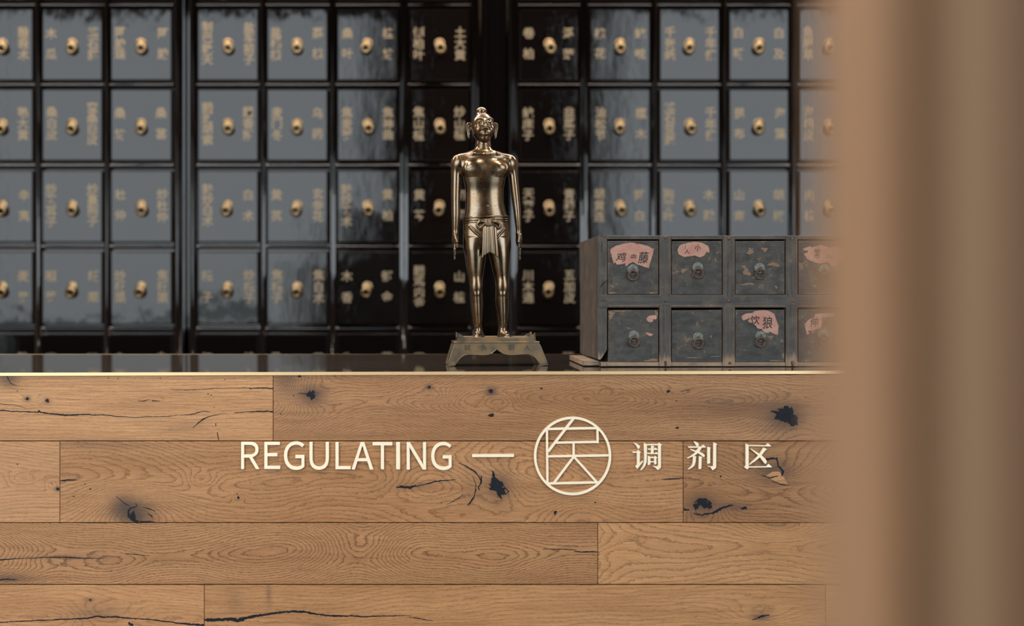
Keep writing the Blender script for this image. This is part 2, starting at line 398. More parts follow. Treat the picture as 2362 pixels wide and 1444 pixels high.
for ui,(nm,lab,cols,_,_) in enumerate(units):
    cols=list(cols); pl=COLS[cols[0]][0]-27; pr=COLS[cols[-1]][1]+(27 if ui!=0 else 26)
    if ui==1: pr=1108
    if ui==2: pl=1172
    x0,x1=wx(pl,YC),wx(pr,YC); xm=(x0+x1)/2
    U=thing(nm,lab,'cabinet',(xm,YC,0),'black herb cabinets along the back wall')
    b=MB(); b.box(x0-xm+.003,x1-xm-.003,.028,.5,0,2.95); b.obj('carcass',M_LAQF,U)
    # bevelled plinth and cornice
    b=MB(); b.cbox(x0-xm+.003,x1-xm-.003,-.012,.028,2.89,2.95,.006); b.obj('cornice',M_LAQF,U)
    b=MB(); b.cbox(x0-xm+.003,x1-xm-.003,-.012,.028,0,.3,.006); b.obj('kickboard',M_LAQF,U)
    # upright rails: rounded mouldings between the columns
    edges=[]
    for k,c in enumerate(cols):
        l,r=COLS[c]
        if k==0: edges.append((l-20 if ui else l-18,l-1 if ui else l-1))
        if k<len(cols)-1: edges.append((r+1,COLS[cols[k+1]][0]-1))
        else: edges.append((r+2,r+24 if ui==1 else r+20))
    for (l,r) in edges:
        a,c=wx(l,YC)-xm,wx(r,YC)-xm; w=c-a; b=MB(); n=10; vs=[]
        prof=[(a,.028)]+[(a+w*.08+w*.84*i/n, -.0045*(1-abs(2*i/n-1)**1.15)) for i in range(n+1)]+[(c,.028)]
        k=len(prof)
        b.add([(p[0],p[1],.3) for p in prof]+[(p[0],p[1],2.89) for p in prof],[(i,i+1,i+1+k,i+k) for i in range(k-1)]+[tuple(range(k)),tuple(range(2*k-1,k-1,-1))])
        b.obj('upright_rail',M_LAQF,U,True)
    # cross rails: thin beads between the rows
    for j in range(len(ROWS)-1):
        zt,zb=wz(ROWS[j][1]+3,YC),wz(ROWS[j+1][0]-4,YC); hgt=zt-zb
        prof=[(zb,.028)]+[(zb+hgt*i/8,.012-.012*math.sin(math.pi*i/8)) for i in range(9)]+[(zt,.028)]
        k=len(prof); xa,xb=wx(COLS[cols[0]][0]-1,YC)-xm,wx(COLS[cols[-1]][1]+1,YC)-xm
        b=MB(); b.add([(xa,p[1],p[0]) for p in prof]+[(xb,p[1],p[0]) for p in prof],[(i+1,i,i+k,i+1+k) for i in range(k-1)])
        b.obj('cross_rail',M_LAQF,U,True)
    for c in cols:
        for j,(yt,yb) in enumerate(ROWS):
            l,r=COLS[c]; xa,xb=wx(l,YC),wx(r,YC); za,zb=wz(yb,YC),wz(yt,YC)
            key=(c,j); w,hgt=xb-xa,zb-za
            b=MB(); b.cbox(-w/2,w/2,-.004,.027,-hgt/2,hgt/2,.007)
            d=b.obj('drawer',M_LAQ,U,loc=((xa+xb)/2-xm,0,(za+zb)/2))
            d.rotation_euler=(rng.gauss(0,.0035),0,rng.gauss(0,.0035))
            po=place(PULL,'pull',d,(0,-.004,.004)); po.rotation_euler=(0,rng.uniform(-.25,.25),0)
            if key in TXT:
                for sx_,word in zip((-1,1),TXT[key]):
                    n=len(word); em=.0505
                    pitch={2:.093,3:.0508,4:.0485}[n] if n>1 else 0
                    cx=sx_*w*.335+rng.uniform(-.004,.004)
                    for q,ch in enumerate(word):
                        if (ch,'g') not in _gc:
                            lb=MB(); put_glyph(lb,ch,0,0,em,em,0,.022); _gc[(ch,'g')]=lb.mesh('character',M_GOLDPAINT)
                        place(_gc[(ch,'g')],'character',d,(cx,-.0046,(n-1)/2*pitch-q*pitch+rng.uniform(-.002,.002)+.006))
# dark post recessed between the two cabinets
a,c=wx(1109,YC),wx(1171,YC)
b=MB(); b.box(-(c-a)/2,(c-a)/2,.06,.5,0,2.95); b.cbox(-(c-a)/2,-(c-a)/2+.03,.03,.06,0,2.95,.004)
tag(b.obj('filler_post',M_LAQF,None,loc=((a+c)/2,YC,0)),'narrow black lacquer post recessed between two herb cabinets behind the statue','post')

# ------------------------------------------------------------------ counter
CT=thing('reception_counter','oak plank counter with dark polished top and brass edge strips','counter',(0,0,0))
XA,XB=-2.6,2.4
DB=.68
def lipz(x): return TOP+.0024*(x-.07)
b=MB(); n=40; xs_=[XA+(XB-XA)*i/n for i in range(n+1)]; k=n+1; y1=DB-.006
b.add([(x,0.,lipz(x)) for x in xs_]+[(x,y1,TOP) for x in xs_]+[(x,y1,TOP-.006) for x in xs_]+[(x,0.,lipz(x)-.006) for x in xs_],
   [(r*k+i,r*k+i+1,((r+1)%4)*k+i+1,((r+1)%4)*k+i) for r in range(4) for i in range(n)]+[(0,k,2*k,3*k),(3*k+n,2*k+n,k+n,n)])
b.obj('worktop',M_TOP,CT)
def strip(x0,x1,y0,y1,h0,h1):
    b=MB(); n=24
    for i in range(n):
        a=x0+(x1-x0)*i/n; c=x0+(x1-x0)*(i+1)/n
        b.add([(a,y0,lipz(a)-h0),(c,y0,lipz(c)-h0),(c,y0,lipz(c)+h1),(a,y0,lipz(a)+h1),(a,y1,lipz(a)-h0),(c,y1,lipz(c)-h0),(c,y1,lipz(c)+h1),(a,y1,lipz(a)+h1)],
              [(0,1,2,3),(3,2,6,7),(0,4,5,1),(4,7,6,5)])
    return b
strip(XA,XB,-.004,0.0,.0062,.0008).obj('brass_edge',M_LIP,CT)
b=MB(); b.box(XA,XB,DB-.006,DB,TOP-.03,TOP+.0005); b.obj('brass_edge',M_BRASS,CT)
b=MB(); b.box(XA,XB,.02,.05,0.0,TOP-.014); b.box(XA,XB,DB-.05,DB-.02,0.0,TOP-.014); b.box(XA,XA+.03,.05,DB-.05,0,TOP-.014); b.box(XB-.03,XB,.05,DB-.05,0,TOP-.014)
b.obj('core_panel',M_GAP,CT)
LT=[(.47,.285,.155),(.36,.21,.115),(.43,.26,.145)]
BR=(.33,.19,.10); LG=(.42,.255,.14); MD=(.37,.215,.115)
PL=[ # x0,x1,y0,y1, base, dark, seed, opts
 (-90,630,868,1017,(.44,.275,.155),(.36,.21,.11),1,dict(zc=1150,A=120,B=14,contrast=.45,eyes=[(345,926,38,9,2.2),(70,920,22,12,1.5)],stains=[(20,872,26,22,.75),(63,920,9,7,.8),(109,925,8,8,.7),(420,985,55,14,.3)])),
 (630,2240,866,1017,(.33,.20,.115),(.26,.145,.075),2,dict(zc=922,A=170,B=46,sx=2.2,contrast=.75,eyes=[(722,910,70,34,6),(1150,925,45,17,4),(1005,915,40,16,3),(1395,912,30,16,3),(1815,960,85,50,5),(1560,910,60,16,2)],stains=[(718,910,34,24,.85),(1812,962,52,34,.9),(1133,903,14,10,.8),(660,880,30,30,.5),(990,893,9,7,.8),(1700,935,140,30,.35)])),
 (-420,138,1018,1205.5,(.43,.27,.155),(.37,.22,.125),3,dict(zc=1112,A=130,B=22,contrast=.6,eyes=[(50,1105,40,14,2.5),(122,1118,18,12,2)],stains=[(133,1128,8,7,.75)])),
 (138,1576,1018,1205.5,(.38,.228,.125),(.30,.165,.08),4,dict(zc=1112,A=110,B=34,sx=2.2,wander=22,contrast=.8,eyes=[(310,1175,105,62,9),(465,1108,36,22,3),(550,1146,16,10,2),(1000,1116,110,50,9),(1150,1125,75,60,6),(1330,1180,90,40,3)],stains=[(312,1188,52,32,.95),(285,1165,30,26,.6),(1150,1125,34,38,.75),(960,1120,60,9,.4),(230,1026,130,9,.35),(1085,1125,26,50,.3)])),
 (1576,2240,1018,1205.5,(.31,.18,.098),(.25,.135,.066),5,dict(zc=1120,A=150,B=40,wander=30,contrast=.9,eyes=[(1620,1168,60,40,7),(1790,1090,110,52,7),(1940,1100,90,80,4)],stains=[(1620,1166,34,26,.8),(1785,1085,50,30,.6),(1690,1170,45,12,.6)])),
 (-200,1379,1206.5,1348,(.35,.205,.11),(.28,.158,.082),6,dict(zc=1276,A=190,B=62,sx=2.4,wander=14,soft=16,contrast=1.1,eyes=[(830,1263,85,30,4),(110,1287,130,18,2.5)],stains=[(25,1334,60,11,.6),(150,1286,110,5,.35)])),
 (1379,2240,1206.5,1348,(.42,.255,.135),(.36,.205,.10),7,dict(zc=1262,A=85,B=30,sx=1.8,wander=20,contrast=.8,eyes=[(1790,1212,90,34,4),(1400,1270,90,40,3)],stains=[(1790,1210,34,10,.4)])),
 (-120,471,1349.5,1492,(.43,.26,.14),(.36,.20,.10),8,dict(zc=1424,A=150,B=26,contrast=.6,eyes=[(240,1415,90,30,5)],stains=[(225,1412,60,18,.4),(208,1384,7,6,.8)])),
 (471,1904,1349.5,1492,(.40,.24,.125),(.32,.18,.088),9,dict(zc=1470,A=110,B=22,contrast=.55,eyes=[(1755,1420,90,36,4),(1020,1400,120,60,2)],stains=[(1755,1424,26,10,.7),(540,1380,20,26,.35),(620,1368,7,30,.4),(740,1450,40,20,.3)])),
 (1904,2300,1349.5,1492,(.41,.245,.13),(.33,.19,.095),10,dict(zc=1330,A=110,B=14,contrast=.5,)),
]
PLK={}
for i,(x0,x1,y0,y1,base,dark,seed,op) in enumerate(PL):
    A=at(x0+.6,y1-.5,0); B=at(x1-.6,y0+.5,0)
    b=MB(); b.cbox(A.x,B.x,0,.02,A.z,B.z if y0>900 else lipz(min(A.x,B.x)+.3)-.0062,.0008)
    PLK[seed]=b.obj('plank',oak('oak_%d'%seed,base,dark,seed,**op),CT)
z0=wz(1494,0)
for (zt,zb,seed,cut) in ((z0,z0-.16,11,-.3),(z0-.162,z0-.34,12,.5),(z0-.342,z0-.5,13,-.9),(z0-.502,z0-.68,14,.2),(z0-.682,.02,15,-.5)):
    for k,(a,c) in enumerate(((XA,cut-.0006),(cut+.0006,XB))):
        if zt-zb<.02: continue
        b=MB(); b.cbox(a,c,0,.02,zb,zt,.0008); b.obj('plank',PLK[1+(seed*2+k)%9].data.materials[0],CT)
# dark filled cracks and knots, inlaid in the planks
def ragged(pts, wid, seed):
    """px polyline with half widths -> ragged outline (px)"""
    r=random.Random(seed); P=[]; 
    for i in range(len(pts)-1):
        (x0,y0),(x1,y1)=pts[i],pts[i+1]; w0,w1=wid[i],wid[i+1]; n=max(2,int(math.hypot(x1-x0,y1-y0)/4))
        for k in range(n):
            t=k/n; P.append((x0+(x1-x0)*t,y0+(y1-y0)*t,w0+(w1-w0)*t))
    P.append((*pts[-1],wid[-1]))
    up=[];dn=[];wy=0
    for i,(x,y,w) in enumerate(P):
        a=P[min(i+1,len(P)-1)];c=P[max(i-1,0)]; tx,ty=a[0]-c[0],a[1]-c[1]; L=math.hypot(tx,ty) or 1; nx,ny=-ty/L,tx/L
        wy=wy*.8+r.gauss(0,.35)
        x+=nx*wy;y+=ny*wy
        u=w*r.uniform(.55,1.35);d=w*r.uniform(.55,1.35)
        up.append((x+nx*u,y+ny*u));dn.append((x-nx*d,y-ny*d))
    return up,dn
def crack(seed, *lines):
    for k,(pts,wid) in enumerate(lines):
        b=MB(); up,dn=ragged(pts,wid,seed*31+k); n=len(up)
        yy=-.0003-.00002*k; vs=[at(x,y,yy) for x,y in up]+[at(x,y,yy) for x,y in dn]
        b.add(vs,[(i,i+1,n+i+1,n+i) for i in range(n-1)])
        b.obj('crack',M_CRACK,PLK[seed])
def knots(seed,*ks):
    r=random.Random(seed*77)
    for kk,(cx,cy,rx,ry,rot,jag) in enumerate(ks):
        yk=-.0005-.00002*kk; b=MB(); n=max(10,int((rx+ry)*1.6)); n=min(n,56); ph=[r.uniform(0,6.28) for _ in range(4)]; vs=[]
        for i in range(n):
            a=2*math.pi*i/n
            q=1+jag*(.16*math.sin(2*a+ph[0])+.17*math.sin(3*a+ph[1])+.13*math.sin(5*a+ph[2])+.12*math.sin(9*a+ph[3])+r.gauss(0,.1))
            dx,dy=rx*q*math.cos(a),ry*q*math.sin(a)
            vs.append(at(cx+dx*math.cos(rot)-dy*math.sin(rot),cy+dx*math.sin(rot)+dy*math.cos(rot),yk))
        c=at(cx,cy,yk); b.add([c]+vs,[(0,1+i,1+(i+1)%n) for i in range(n)]); b.obj('knot_filler',M_CRACK,PLK[seed])
crack(1,([(-60,946),(0,947),(60,950),(86,951),(90,947),(94,951),(150,957),(235,957),(300,962),(380,961),(425,957)],[1,1.1,1.1,1.6,2.6,1.4,1.8,1.0,.7,.8,.3]),
  ([(0,931),(30,933),(60,942)],[.5,.6,.3]),([(415,958),(440,957),(470,948),(485,950)],[.3,1,.9,.5]),([(445,987),(458,975),(470,965),(486,960),(520,954)],[.5,1.3,1.4,.8,.3]),
  ([(540,953),(580,950),(630,948.5)],[.6,1.1,1.6]),([(395,898),(430,899.5),(500,895),(580,896)],[.4,.7,.5,.6]),([(575,897),(600,895),(630,896)],[.7,1.2,1.6]),
  ([(318,925),(333,926),(345,922)],[.4,1.1,.3]),([(350,924),(370,925)],[1.2,.4]),([(497,976),(498,983)],[.9,.7]),([(501,997),(504,1015)],[.8,.9]),([(16,868),(24,884),(40,890)],[1.,.8,.3]))
knots(1,(63,920,3.5,3,0,.6),(109,924,3.5,4.5,0,.9),(40,902,1.3,1.3,0,.3),(250,872,1.4,1.2,0,.3),(272,873,1.4,1.2,0,.3),(480,909,1.4,1.4,0,.4),(487,911,1.2,1.2,0,.4),(370,872,1.4,1.2,0,.3),(519,876,1.2,1.2,0,.3),(494,939,1.2,1,0,.3))
knots(2,(718,911,9,10,.5,1.0),(1132,902,4.5,5,0,.7),(1133,958,7.5,3.5,0,.8),(990,893,3,3.4,0,.7),(1815,958,27,16,.35,.85),(1831,972,11,11,0,.9),(1541,903,4,3,0,1.),(1562,987,4.5,2.4,0,1.),(1249,896,4,1.6,0,.7),(691,868,4,2.5,0,.6),(677,913,1.5,1.5,0,.4),(648,955,1.5,1.5,0,.4),(1560,924,1.6,1.6,0,.5))
crack(2,([(688,907),(705,908),(716,909)],[.4,1.0,2.5]),([(1778,949),(1795,952),(1815,956)],[1.5,4,7]),([(1570,904),(1590,899)],[.6,.7]))
knots(3,(133,1128,3.6,3.2,0,.6),(40,1071,1.8,1.4,0,.5))
crack(3,([(117,1113),(122,1118)],[.7,.8]))
crack(4,([(139,1109),(158,1107),(180,1107.5)],[1,2.4,.4]),([(268,1145),(285,1160),(297,1168)],[.6,.9,.7]),([(312,1160),(316,1168),(302,1172),(296,1178),(297,1190),(305,1198),(318,1205)],[.6,1.2,1.4,2.2,2.6,3.2,4]),
  ([(330,1170),(345,1174),(358,1178)],[.5,1.2,.4]),([(340,1184),(352,1192)],[1,1.4]),([(322,1204),(340,1203.5),(358,1204)],[1.5,1.7,.8]),
  ([(914,1125),(925,1122.5),(945,1124),(960,1121)],[1,2.6,3.2,1.4]),([(958,1122),(985,1116),(1005,1110),(1030,1107.5),(1052,1106)],[1,1.2,1.6,1.2,.5]),
  ([(1058,1068),(1078,1076),(1095,1088),(1105,1101),(1110,1112)],[.6,1.1,1.4,1.3,.7]),([(1110,1098),(1109,1112),(1103,1125),(1107,1132)],[1.2,1.8,1.5,.6]),([(1098,1128),(1094,1145),(1084,1160),(1078,1166)],[1.,1.5,1.7,.5]),([(1068,1140),(1050,1155),(1030,1164)],[.6,.8,.4]),([(1090,1100),(1098,1118),(1096,1140)],[.5,.8,.4]),
  ([(1137,1086),(1140,1100),(1148,1115)],[1.2,3.4,6]),([(1150,1140),(1158,1150),(1154,1147)],[1.5,1.2,.8]),([(1162,1122),(1174,1134),(1165,1141)],[.9,1.2,.9]),
  ([(1525,1106),(1545,1105),(1576,1101.5)],[.5,1.4,1.]))
knots(4,(1149,1126,17,15,.5,1.),(1139,1108,8,7,0,.9),(550,1148,3.3,3.2,0,.6),(547,1139,1.6,1.4,0,.5),(208,1128,2,1.8,0,.5),(196,1116,1.5,1.3,0,.5),(170,1145,1.8,1.4,0,.5),(1281,1182,3,5,.3,1.),(1018,1160,1.3,1.2,0,.5),(1373,1159,2.6,1.5,0,.5),(578,1113,1.3,1,0,.4),(307,1190,6,9,0,.9))
knots(5,(1622,1160,14,9,.3,.8),(1606,1168,6,8,0,.9),(1717,1172,6,4,0,1.),(1662,1099,2,2.4,0,.6),(1636,1166,8,7,0,.9))
crack(5,([(1577,1175),(1590,1178)],[2.5,1.5]),([(1600,1185),(1620,1188),(1645,1182),(1665,1172),(1692,1165)],[1.2,2,2.4,3,1.2]),([(1602,1160),(1612,1152),(1630,1151),(1640,1160)],[1.2,2,2,1.5]),([(1765,1062),(1785,1057),(1794,1060)],[3,2.4,1.2]),([(1791,1055),(1795,1075),(1806,1088),(1803,1098)],[1.6,2.2,2.8,1.6]),([(1757,1095),(1775,1103),(1795,1098)],[.8,1.6,1]),([(1780,1110),(1800,1118),(1822,1121)],[.6,1.,.4]))
b=MB(); b.flat([tuple(at(x,y,-.00033))[::2] for x,y in ((1766,1098),(1782,1088),(1797,1088),(1808,1100),(1817,1117),(1800,1115),(1780,1106))],-.00033); b.obj('pale_knot_chip',PLK[7].data.materials[0],PLK[5])
crack(6,([(-60,1290),(0,1292),(18,1290),(60,1288)],[1,1.6,1.4,.4]),([(60,1287.5),(100,1286),(150,1285),(160,1286),(200,1287),(240,1288)],[.5,.8,1.4,1.4,1,.4]),([(288,1278),(310,1279),(345,1282)],[.5,.9,.4]),([(1252,1267),(1300,1266.5),(1330,1269)],[.5,1,.6]),([(1325,1271.5),(1350,1272),(1379,1273.5)],[.8,1.5,1.1]),([(0,1338),(20,1337),(40,1338)],[1.5,1.7,.5]))
crack(7,([(1845,1207),(1842,1213)],[.9,.5]))
crack(8,([(-60,1440),(0,1435),(60,1432),(130,1430),(200,1427),(225,1420),(240,1424),(262,1423),(300,1425),(360,1431),(420,1438),(471,1443)],[.8,1,1.2,1.4,1.8,1.6,1.6,2.2,1.2,1.4,1.8,2.2]),([(296,1436),(306,1444)],[2,3.5]))
knots(8,(208,1384,2.2,2.6,0,.7))
crack(9,([(471,1430),(500,1430),(530,1428),(548,1432),(575,1424),(620,1416),(660,1411),(700,1411.5),(730,1417),(770,1421),(840,1422),(900,1421),(950,1420)],[3.6,3.2,3.2,4.2,3,2.6,2.4,2.8,2.2,2,1.4,1.2,.6]),([(945,1424),(970,1428),(998,1433)],[.5,1.2,.5]),([(1735,1430),(1755,1422),(1775,1419)],[.6,2.6,.8]))

# ------------------------------------------------------------------ raised lettering on the counter front
LG_='raised pale brass lettering on the counter front'
WORD=[('R',557.1,599.4,1018.6,1081.5,'before the E'),('E',610.5,647.4,1018.6,1081.3,'between R and first G'),('G',655.5,702.9,1017.4,1083.3,'between E and U'),
 ('U',714.3,759.3,1019,1083.2,'between first G and L'),('L',774.2,809.4,1019.4,1082,'between U and A'),('A',811.3,861.5,1019.4,1082,'between L and T'),('T',859.6,905.4,1019.2,1082,'between A and I'),
 ('I',913.8,923.2,1019.4,1082,'between T and N'),('N',938.2,982.9,1019.4,1082.3,'between I and last G'),('G',994.3,1041.7,1018.8,1083.6,'beside the dash')]
TH=.005
def chamfer(o,w=.0007):
    m=o.modifiers.new('edge','BEVEL'); m.width=w; m.segments=1; m.limit_method='ANGLE'; m.angle_limit=math.radians(50); m.use_clamp_overlap=True
    return o
def solid(v,f,name,label,cat):
    """front faces (x,z) -> raised solid of thickness TH standing on the counter front"""
    from collections import Counter
    e=Counter(); n=len(v)
    dirn={}
    for p in f:
        for i in range(len(p)):
            a,b=p[i],p[(i+1)%len(p)]; e[(min(a,b),max(a,b))]+=1; dirn[(min(a,b),max(a,b))]=(a,b)
    cx=sum(p[0] for p in v)/n; z0=min(p[1] for p in v)
    m=MB(); side=[(dirn[k][1],dirn[k][0],dirn[k][0]+n,dirn[k][1]+n) for k,c in e.items() if c==1]
    m.add([(p[0]-cx,-TH,p[1]-z0) for p in v]+[(p[0]-cx,0,p[1]-z0) for p in v],list(f)+side)
    return tag(chamfer(m.obj(name,M_LETTER,None,loc=(cx,-.0004,z0))),label,cat,LG_)
FW={c:chr(ord(c)+0xFEE0) for c in 'REGULATIN'}
for ch,x0,x1,y0,y1,lab in WORD:
    v,f=glyph(FW[ch],.004,6) if ch!='I' else ([(0,0),(1,0),(1,1),(0,1)],[(0,1,2,3)])
    ax=min(p[0] for p in v);bx=max(p[0] for p in v);ay=min(p[1] for p in v);by=max(p[1] for p in v)
    q=[]
    for a,c in v:
        P=at(x0+(a-ax)/(bx-ax)*(x1-x0),y1-(c-ay)/(by-ay)*(y1-y0),0); q.append((P.x,P.z))
    solid(q,f,'sign_letter','raised pale brass letter %s on the oak counter, %s'%(ch,lab),'letter')
def polysign(polys,name,label,cat):
    import bmesh
    m=MB(); allp=[p for q in polys for p in q]
    cx=sum(p[0] for p in allp)/len(allp); z0=min(p[1] for p in allp)
    for k,q in enumerate(polys): m.prism([(p[0]-cx,p[1]-z0) for p in q],-TH-.00004*k,0)
    return tag(m.obj(name,M_LETTER,None,loc=(cx,-.0004,z0)),label,cat,LG_)
def pxs(pts,ox=0,oy=0,s=1.): return [tuple(at(ox+x/s,oy+y/s,0))[::2] for x,y in pts]
polysign([pxs([(1089,1047.2),(1185,1046.6),(1185,1053.2),(1089,1053.6)])],'sign_dash','raised pale brass dash bar between the word and the round emblem','letter')
S_=1444/80
HAN=[(1450,'Chinese character 调, nearest the round emblem',[[(185,200),(215,190),(330,235),(420,290),(455,345),(440,400),(385,448),(350,420),(310,335),(270,280)],
 [(125,560),(330,558),(380,490),(500,578),(450,610),(440,1035),(570,940),(595,960),(340,1275),(258,1180),(330,1095),(325,605),(160,612)],
 [(615,190),(735,248),(742,300),(740,800),(725,1000),(680,1130),(600,1240),(490,1340),(468,1318),(550,1200),(600,1080),(625,950),(630,700),(618,400)],
 [(735,248),(1200,250),(1255,185),(1370,275),(1325,310),(1318,1200),(1300,1240),(1185,1325),(1150,1290),(1110,1240),(985,1170),(1000,1155),(1100,1170),(1170,1165),(1205,1140),(1205,295),(735,295)],
 [(920,295),(1060,350),(1020,395),(1010,625),(905,625),(915,400)],[(775,430),(1040,435),(1110,385),(1185,470),(1165,488),(800,482)],[(755,610),(1085,615),(1135,570),(1215,640),(1215,662),(760,655)],
 [(780,720),(885,778),(885,830),(880,1090),(775,1120),(782,900)],[(880,778),(1040,775),(1080,728),(1175,795),(1135,835),(1138,1065),(1045,1095),(1038,825),(880,825)],[(880,960),(1045,960),(1045,1008),(880,1008)]]),
 (1578,'Chinese character 剂, middle of the three',[[(375,150),(400,130),(520,170),(585,230),(585,290),(540,345),(510,352),(480,310)],[(140,342),(700,345),(770,275),(890,370),(880,385),(165,398)],
 [(575,385),(715,385),(610,555),(520,640),(390,730),(240,800),(115,845),(105,820),(240,750),(370,650),(450,575)],[(220,460),(240,448),(500,520),(620,560),(760,630),(830,700),(830,750),(800,785),(760,770),(545,615),(440,575),(240,485)],
 [(345,740),(400,730),(490,765),(465,800),(455,950),(420,1100),(340,1200),(150,1305),(145,1280),(260,1180),(320,1080),(340,900)],[(595,735),(740,785),(705,820),(690,1255),(600,1290),(575,1270),(585,1000)],
 [(940,350),(1085,400),(1055,435),(1055,1030),(960,1068),(938,1050)],[(1190,170),(1350,238),(1305,280),(1305,1190),(1280,1250),(1150,1330),(1125,1305),(1100,1240),(1050,1200),(955,1175),(970,1155),(1080,1180),(1170,1165),(1180,1140)]]),
 (1706,'Chinese character 区, farthest from the emblem',[[(220,220),(365,290),(345,325),(345,1170),(365,1210),(295,1295),(165,1218),(220,1140)],[(340,288),(1065,300),(1145,208),(1280,320),(1265,342),(340,325)],
 [(960,385),(1115,462),(1050,490),(870,720),(800,800),(600,960),(385,1105),(370,1085),(560,910),(740,730),(810,640)],[(420,455),(445,435),(800,650),(890,715),(1050,870),(1095,950),(1085,1030),(1040,1065),(1000,1040),(810,790),(740,720)],
 [(340,1180),(1085,1170),(1170,1065),(1315,1190),(1305,1208),(340,1222)]])]
for ox,lab,st in HAN:
    polysign([pxs(q,ox,1010,S_) for q in st],'sign_character','raised pale brass '+lab,'letter')
# round emblem: ring and straight bars
def bar(p,q,w):
    (x0,y0),(x1,y1)=p,q; L=math.hypot(x1-x0,y1-y0); nx,ny=-(y1-y0)/L*w/2,(x1-x0)/L*w/2
    return [(x0+nx,y0+ny),(x1+nx,y1+ny),(x1-nx,y1-ny),(x0-nx,y0-ny)]
E_=thing('round_emblem','round pale brass emblem ring enclosing a barred character on counter front','emblem',tuple(at(1320,1141.5,-.0004)),LG_)
ex,ez=E_.location.x,E_.location.z
b=MB(); n=72; vo=[];vi=[]
for i in range(n):
    a=2*math.pi*i/n
    P=at(1320+89*math.cos(a),1051+90.5*math.sin(a),0);Q=at(1320+83.4*math.cos(a),1051+84.9*math.sin(a),0)
    vo.append((P.x-ex,P.z-ez));vi.append((Q.x-ex,Q.z-ez))
vs=[(p[0],y,p[1]) for y in (-TH,0) for r in (vo,vi) for p in r]; fs=[]
for i in range(n):
    j=(i+1)%n; fs+=[(i,n+i,n+j,j),(i,j,2*n+j,2*n+i),(n+i,3*n+i,3*n+j,n+j)]
b.add(vs,fs); b.obj('ring',M_LETTER,E_)
k_=1/3.374
for kb,(p,q,w) in enumerate((((340,165),(735,158),18),((733,158),(735,275),17),((405,271),(742,265),17),((341,165),(345,588),17),((548,83),(350,340),20),((548,270),(549,378),17),((350,378),(828,370),17),((550,380),(393,588),18),((550,380),(732,582),18),((348,589),(738,580),17))):
    pts=[tuple(at(1160+x*k_,940+y*k_,0)) for x,y in bar(p,q,w)]
    b=MB(); b.prism([(P[0]-ex,P[2]-ez) for P in pts],-TH+.00006*(kb+1),0); b.obj('bar',M_LETTER,E_)

# ------------------------------------------------------------------ bronze acupuncture figure
import openvdb
YS=.222; SC=(YS-CAMY)/F        # metres per photo px at the figure
GX,GY,GQ=1030.,240.,-46.       # grid origin in px: x, y(down), q(depth, - toward camera)
VX=.62
NX,NY,NQ=int(182/VX),int(548/VX),int(92/VX)
BIG=4.0
D=np.full((NX,NY,NQ),BIG,np.float32)
def sub(x0,x1,y0,y1,q0,q1,pad=8):
    i0,i1=max(0,int((x0-pad-GX)/VX)),min(NX,int((x1+pad-GX)/VX)+1)
    j0,j1=max(0,int((y0-pad-GY)/VX)),min(NY,int((y1+pad-GY)/VX)+1)
    k0,k1=max(0,int((q0-pad-GQ)/VX)),min(NQ,int((q1+pad-GQ)/VX)+1)
    x=(GX+VX*np.arange(i0,i1,dtype=np.float32))[:,None,None]; y=(GY+VX*np.arange(j0,j1,dtype=np.float32))[None,:,None]; q=(GQ+VX*np.arange(k0,k1,dtype=np.float32))[None,None,:]
    return (slice(i0,i1),slice(j0,j1),slice(k0,k1)),x,y,q
def smin(a,b,k):
    if k<=0: return np.minimum(a,b)
    h=np.maximum(k-np.abs(a-b),0)/k
    return np.minimum(a,b)-h*h*k*.25
def union(s,d,k): D[s]=smin(D[s],d,k)
def carve(s,d,k): D[s]=-smin(-D[s],d,k)
def ell(c,r,k=3,cut=False):
    s,x,y,q=sub(c[0]-r[0],c[0]+r[0],c[1]-r[1],c[1]+r[1],c[2]-r[2],c[2]+r[2])
    a=np.sqrt(((x-c[0])/r[0])**2+((y-c[1])/r[1])**2+((q-c[2])/r[2])**2)
    g=np.sqrt(((x-c[0])/r[0]**2)**2+((y-c[1])/r[1]**2)**2+((q-c[2])/r[2]**2)**2)+1e-6
    d=(a*(a-1)/g).astype(np.float32)
    (carve if cut else union)(s,d,k)
def cap(a,b,ra,rb,k=2,cut=False):
    a=np.array(a,np.float32);b=np.array(b,np.float32); lo=np.minimum(a,b)-max(ra,rb);hi=np.maximum(a,b)+max(ra,rb)
    s,x,y,q=sub(lo[0],hi[0],lo[1],hi[1],lo[2],hi[2])
    v=b-a; L=float(v@v)+1e-9
    t=np.clip(((x-a[0])*v[0]+(y-a[1])*v[1]+(q-a[2])*v[2])/L,0,1)
    d=np.sqrt((x-a[0]-t*v[0])**2+(y-a[1]-t*v[1])**2+(q-a[2]-t*v[2])**2)-(ra+(rb-ra)*t)
    (carve if cut else union)(s,d.astype(np.float32),k)
def chain(pts,rs,k=1.,cut=False):
    for i in range(len(pts)-1): cap(pts[i],pts[i+1],rs[i],rs[i+1],k,cut)
def curve(pts,rs,k=1.,cut=False,n=4):
    P=[Vector(p) for p in pts]; o=[];ro=[]
    for i in range(len(P)-1):
        p0,p1,p2,p3=P[max(i-1,0)],P[i],P[i+1],P[min(i+2,len(P)-1)]
        for m in range(n):
            t=m/n; o.append(.5*((2*p1)+(p2-p0)*t+(2*p0-5*p1+4*p2-p3)*t*t+(3*p1-p0-3*p2+p3)*t**3)); ro.append(rs[i]+(rs[i+1]-rs[i])*t)
    o.append(P[-1]); ro.append(rs[-1]); chain([tuple(p) for p in o],ro,k,cut)
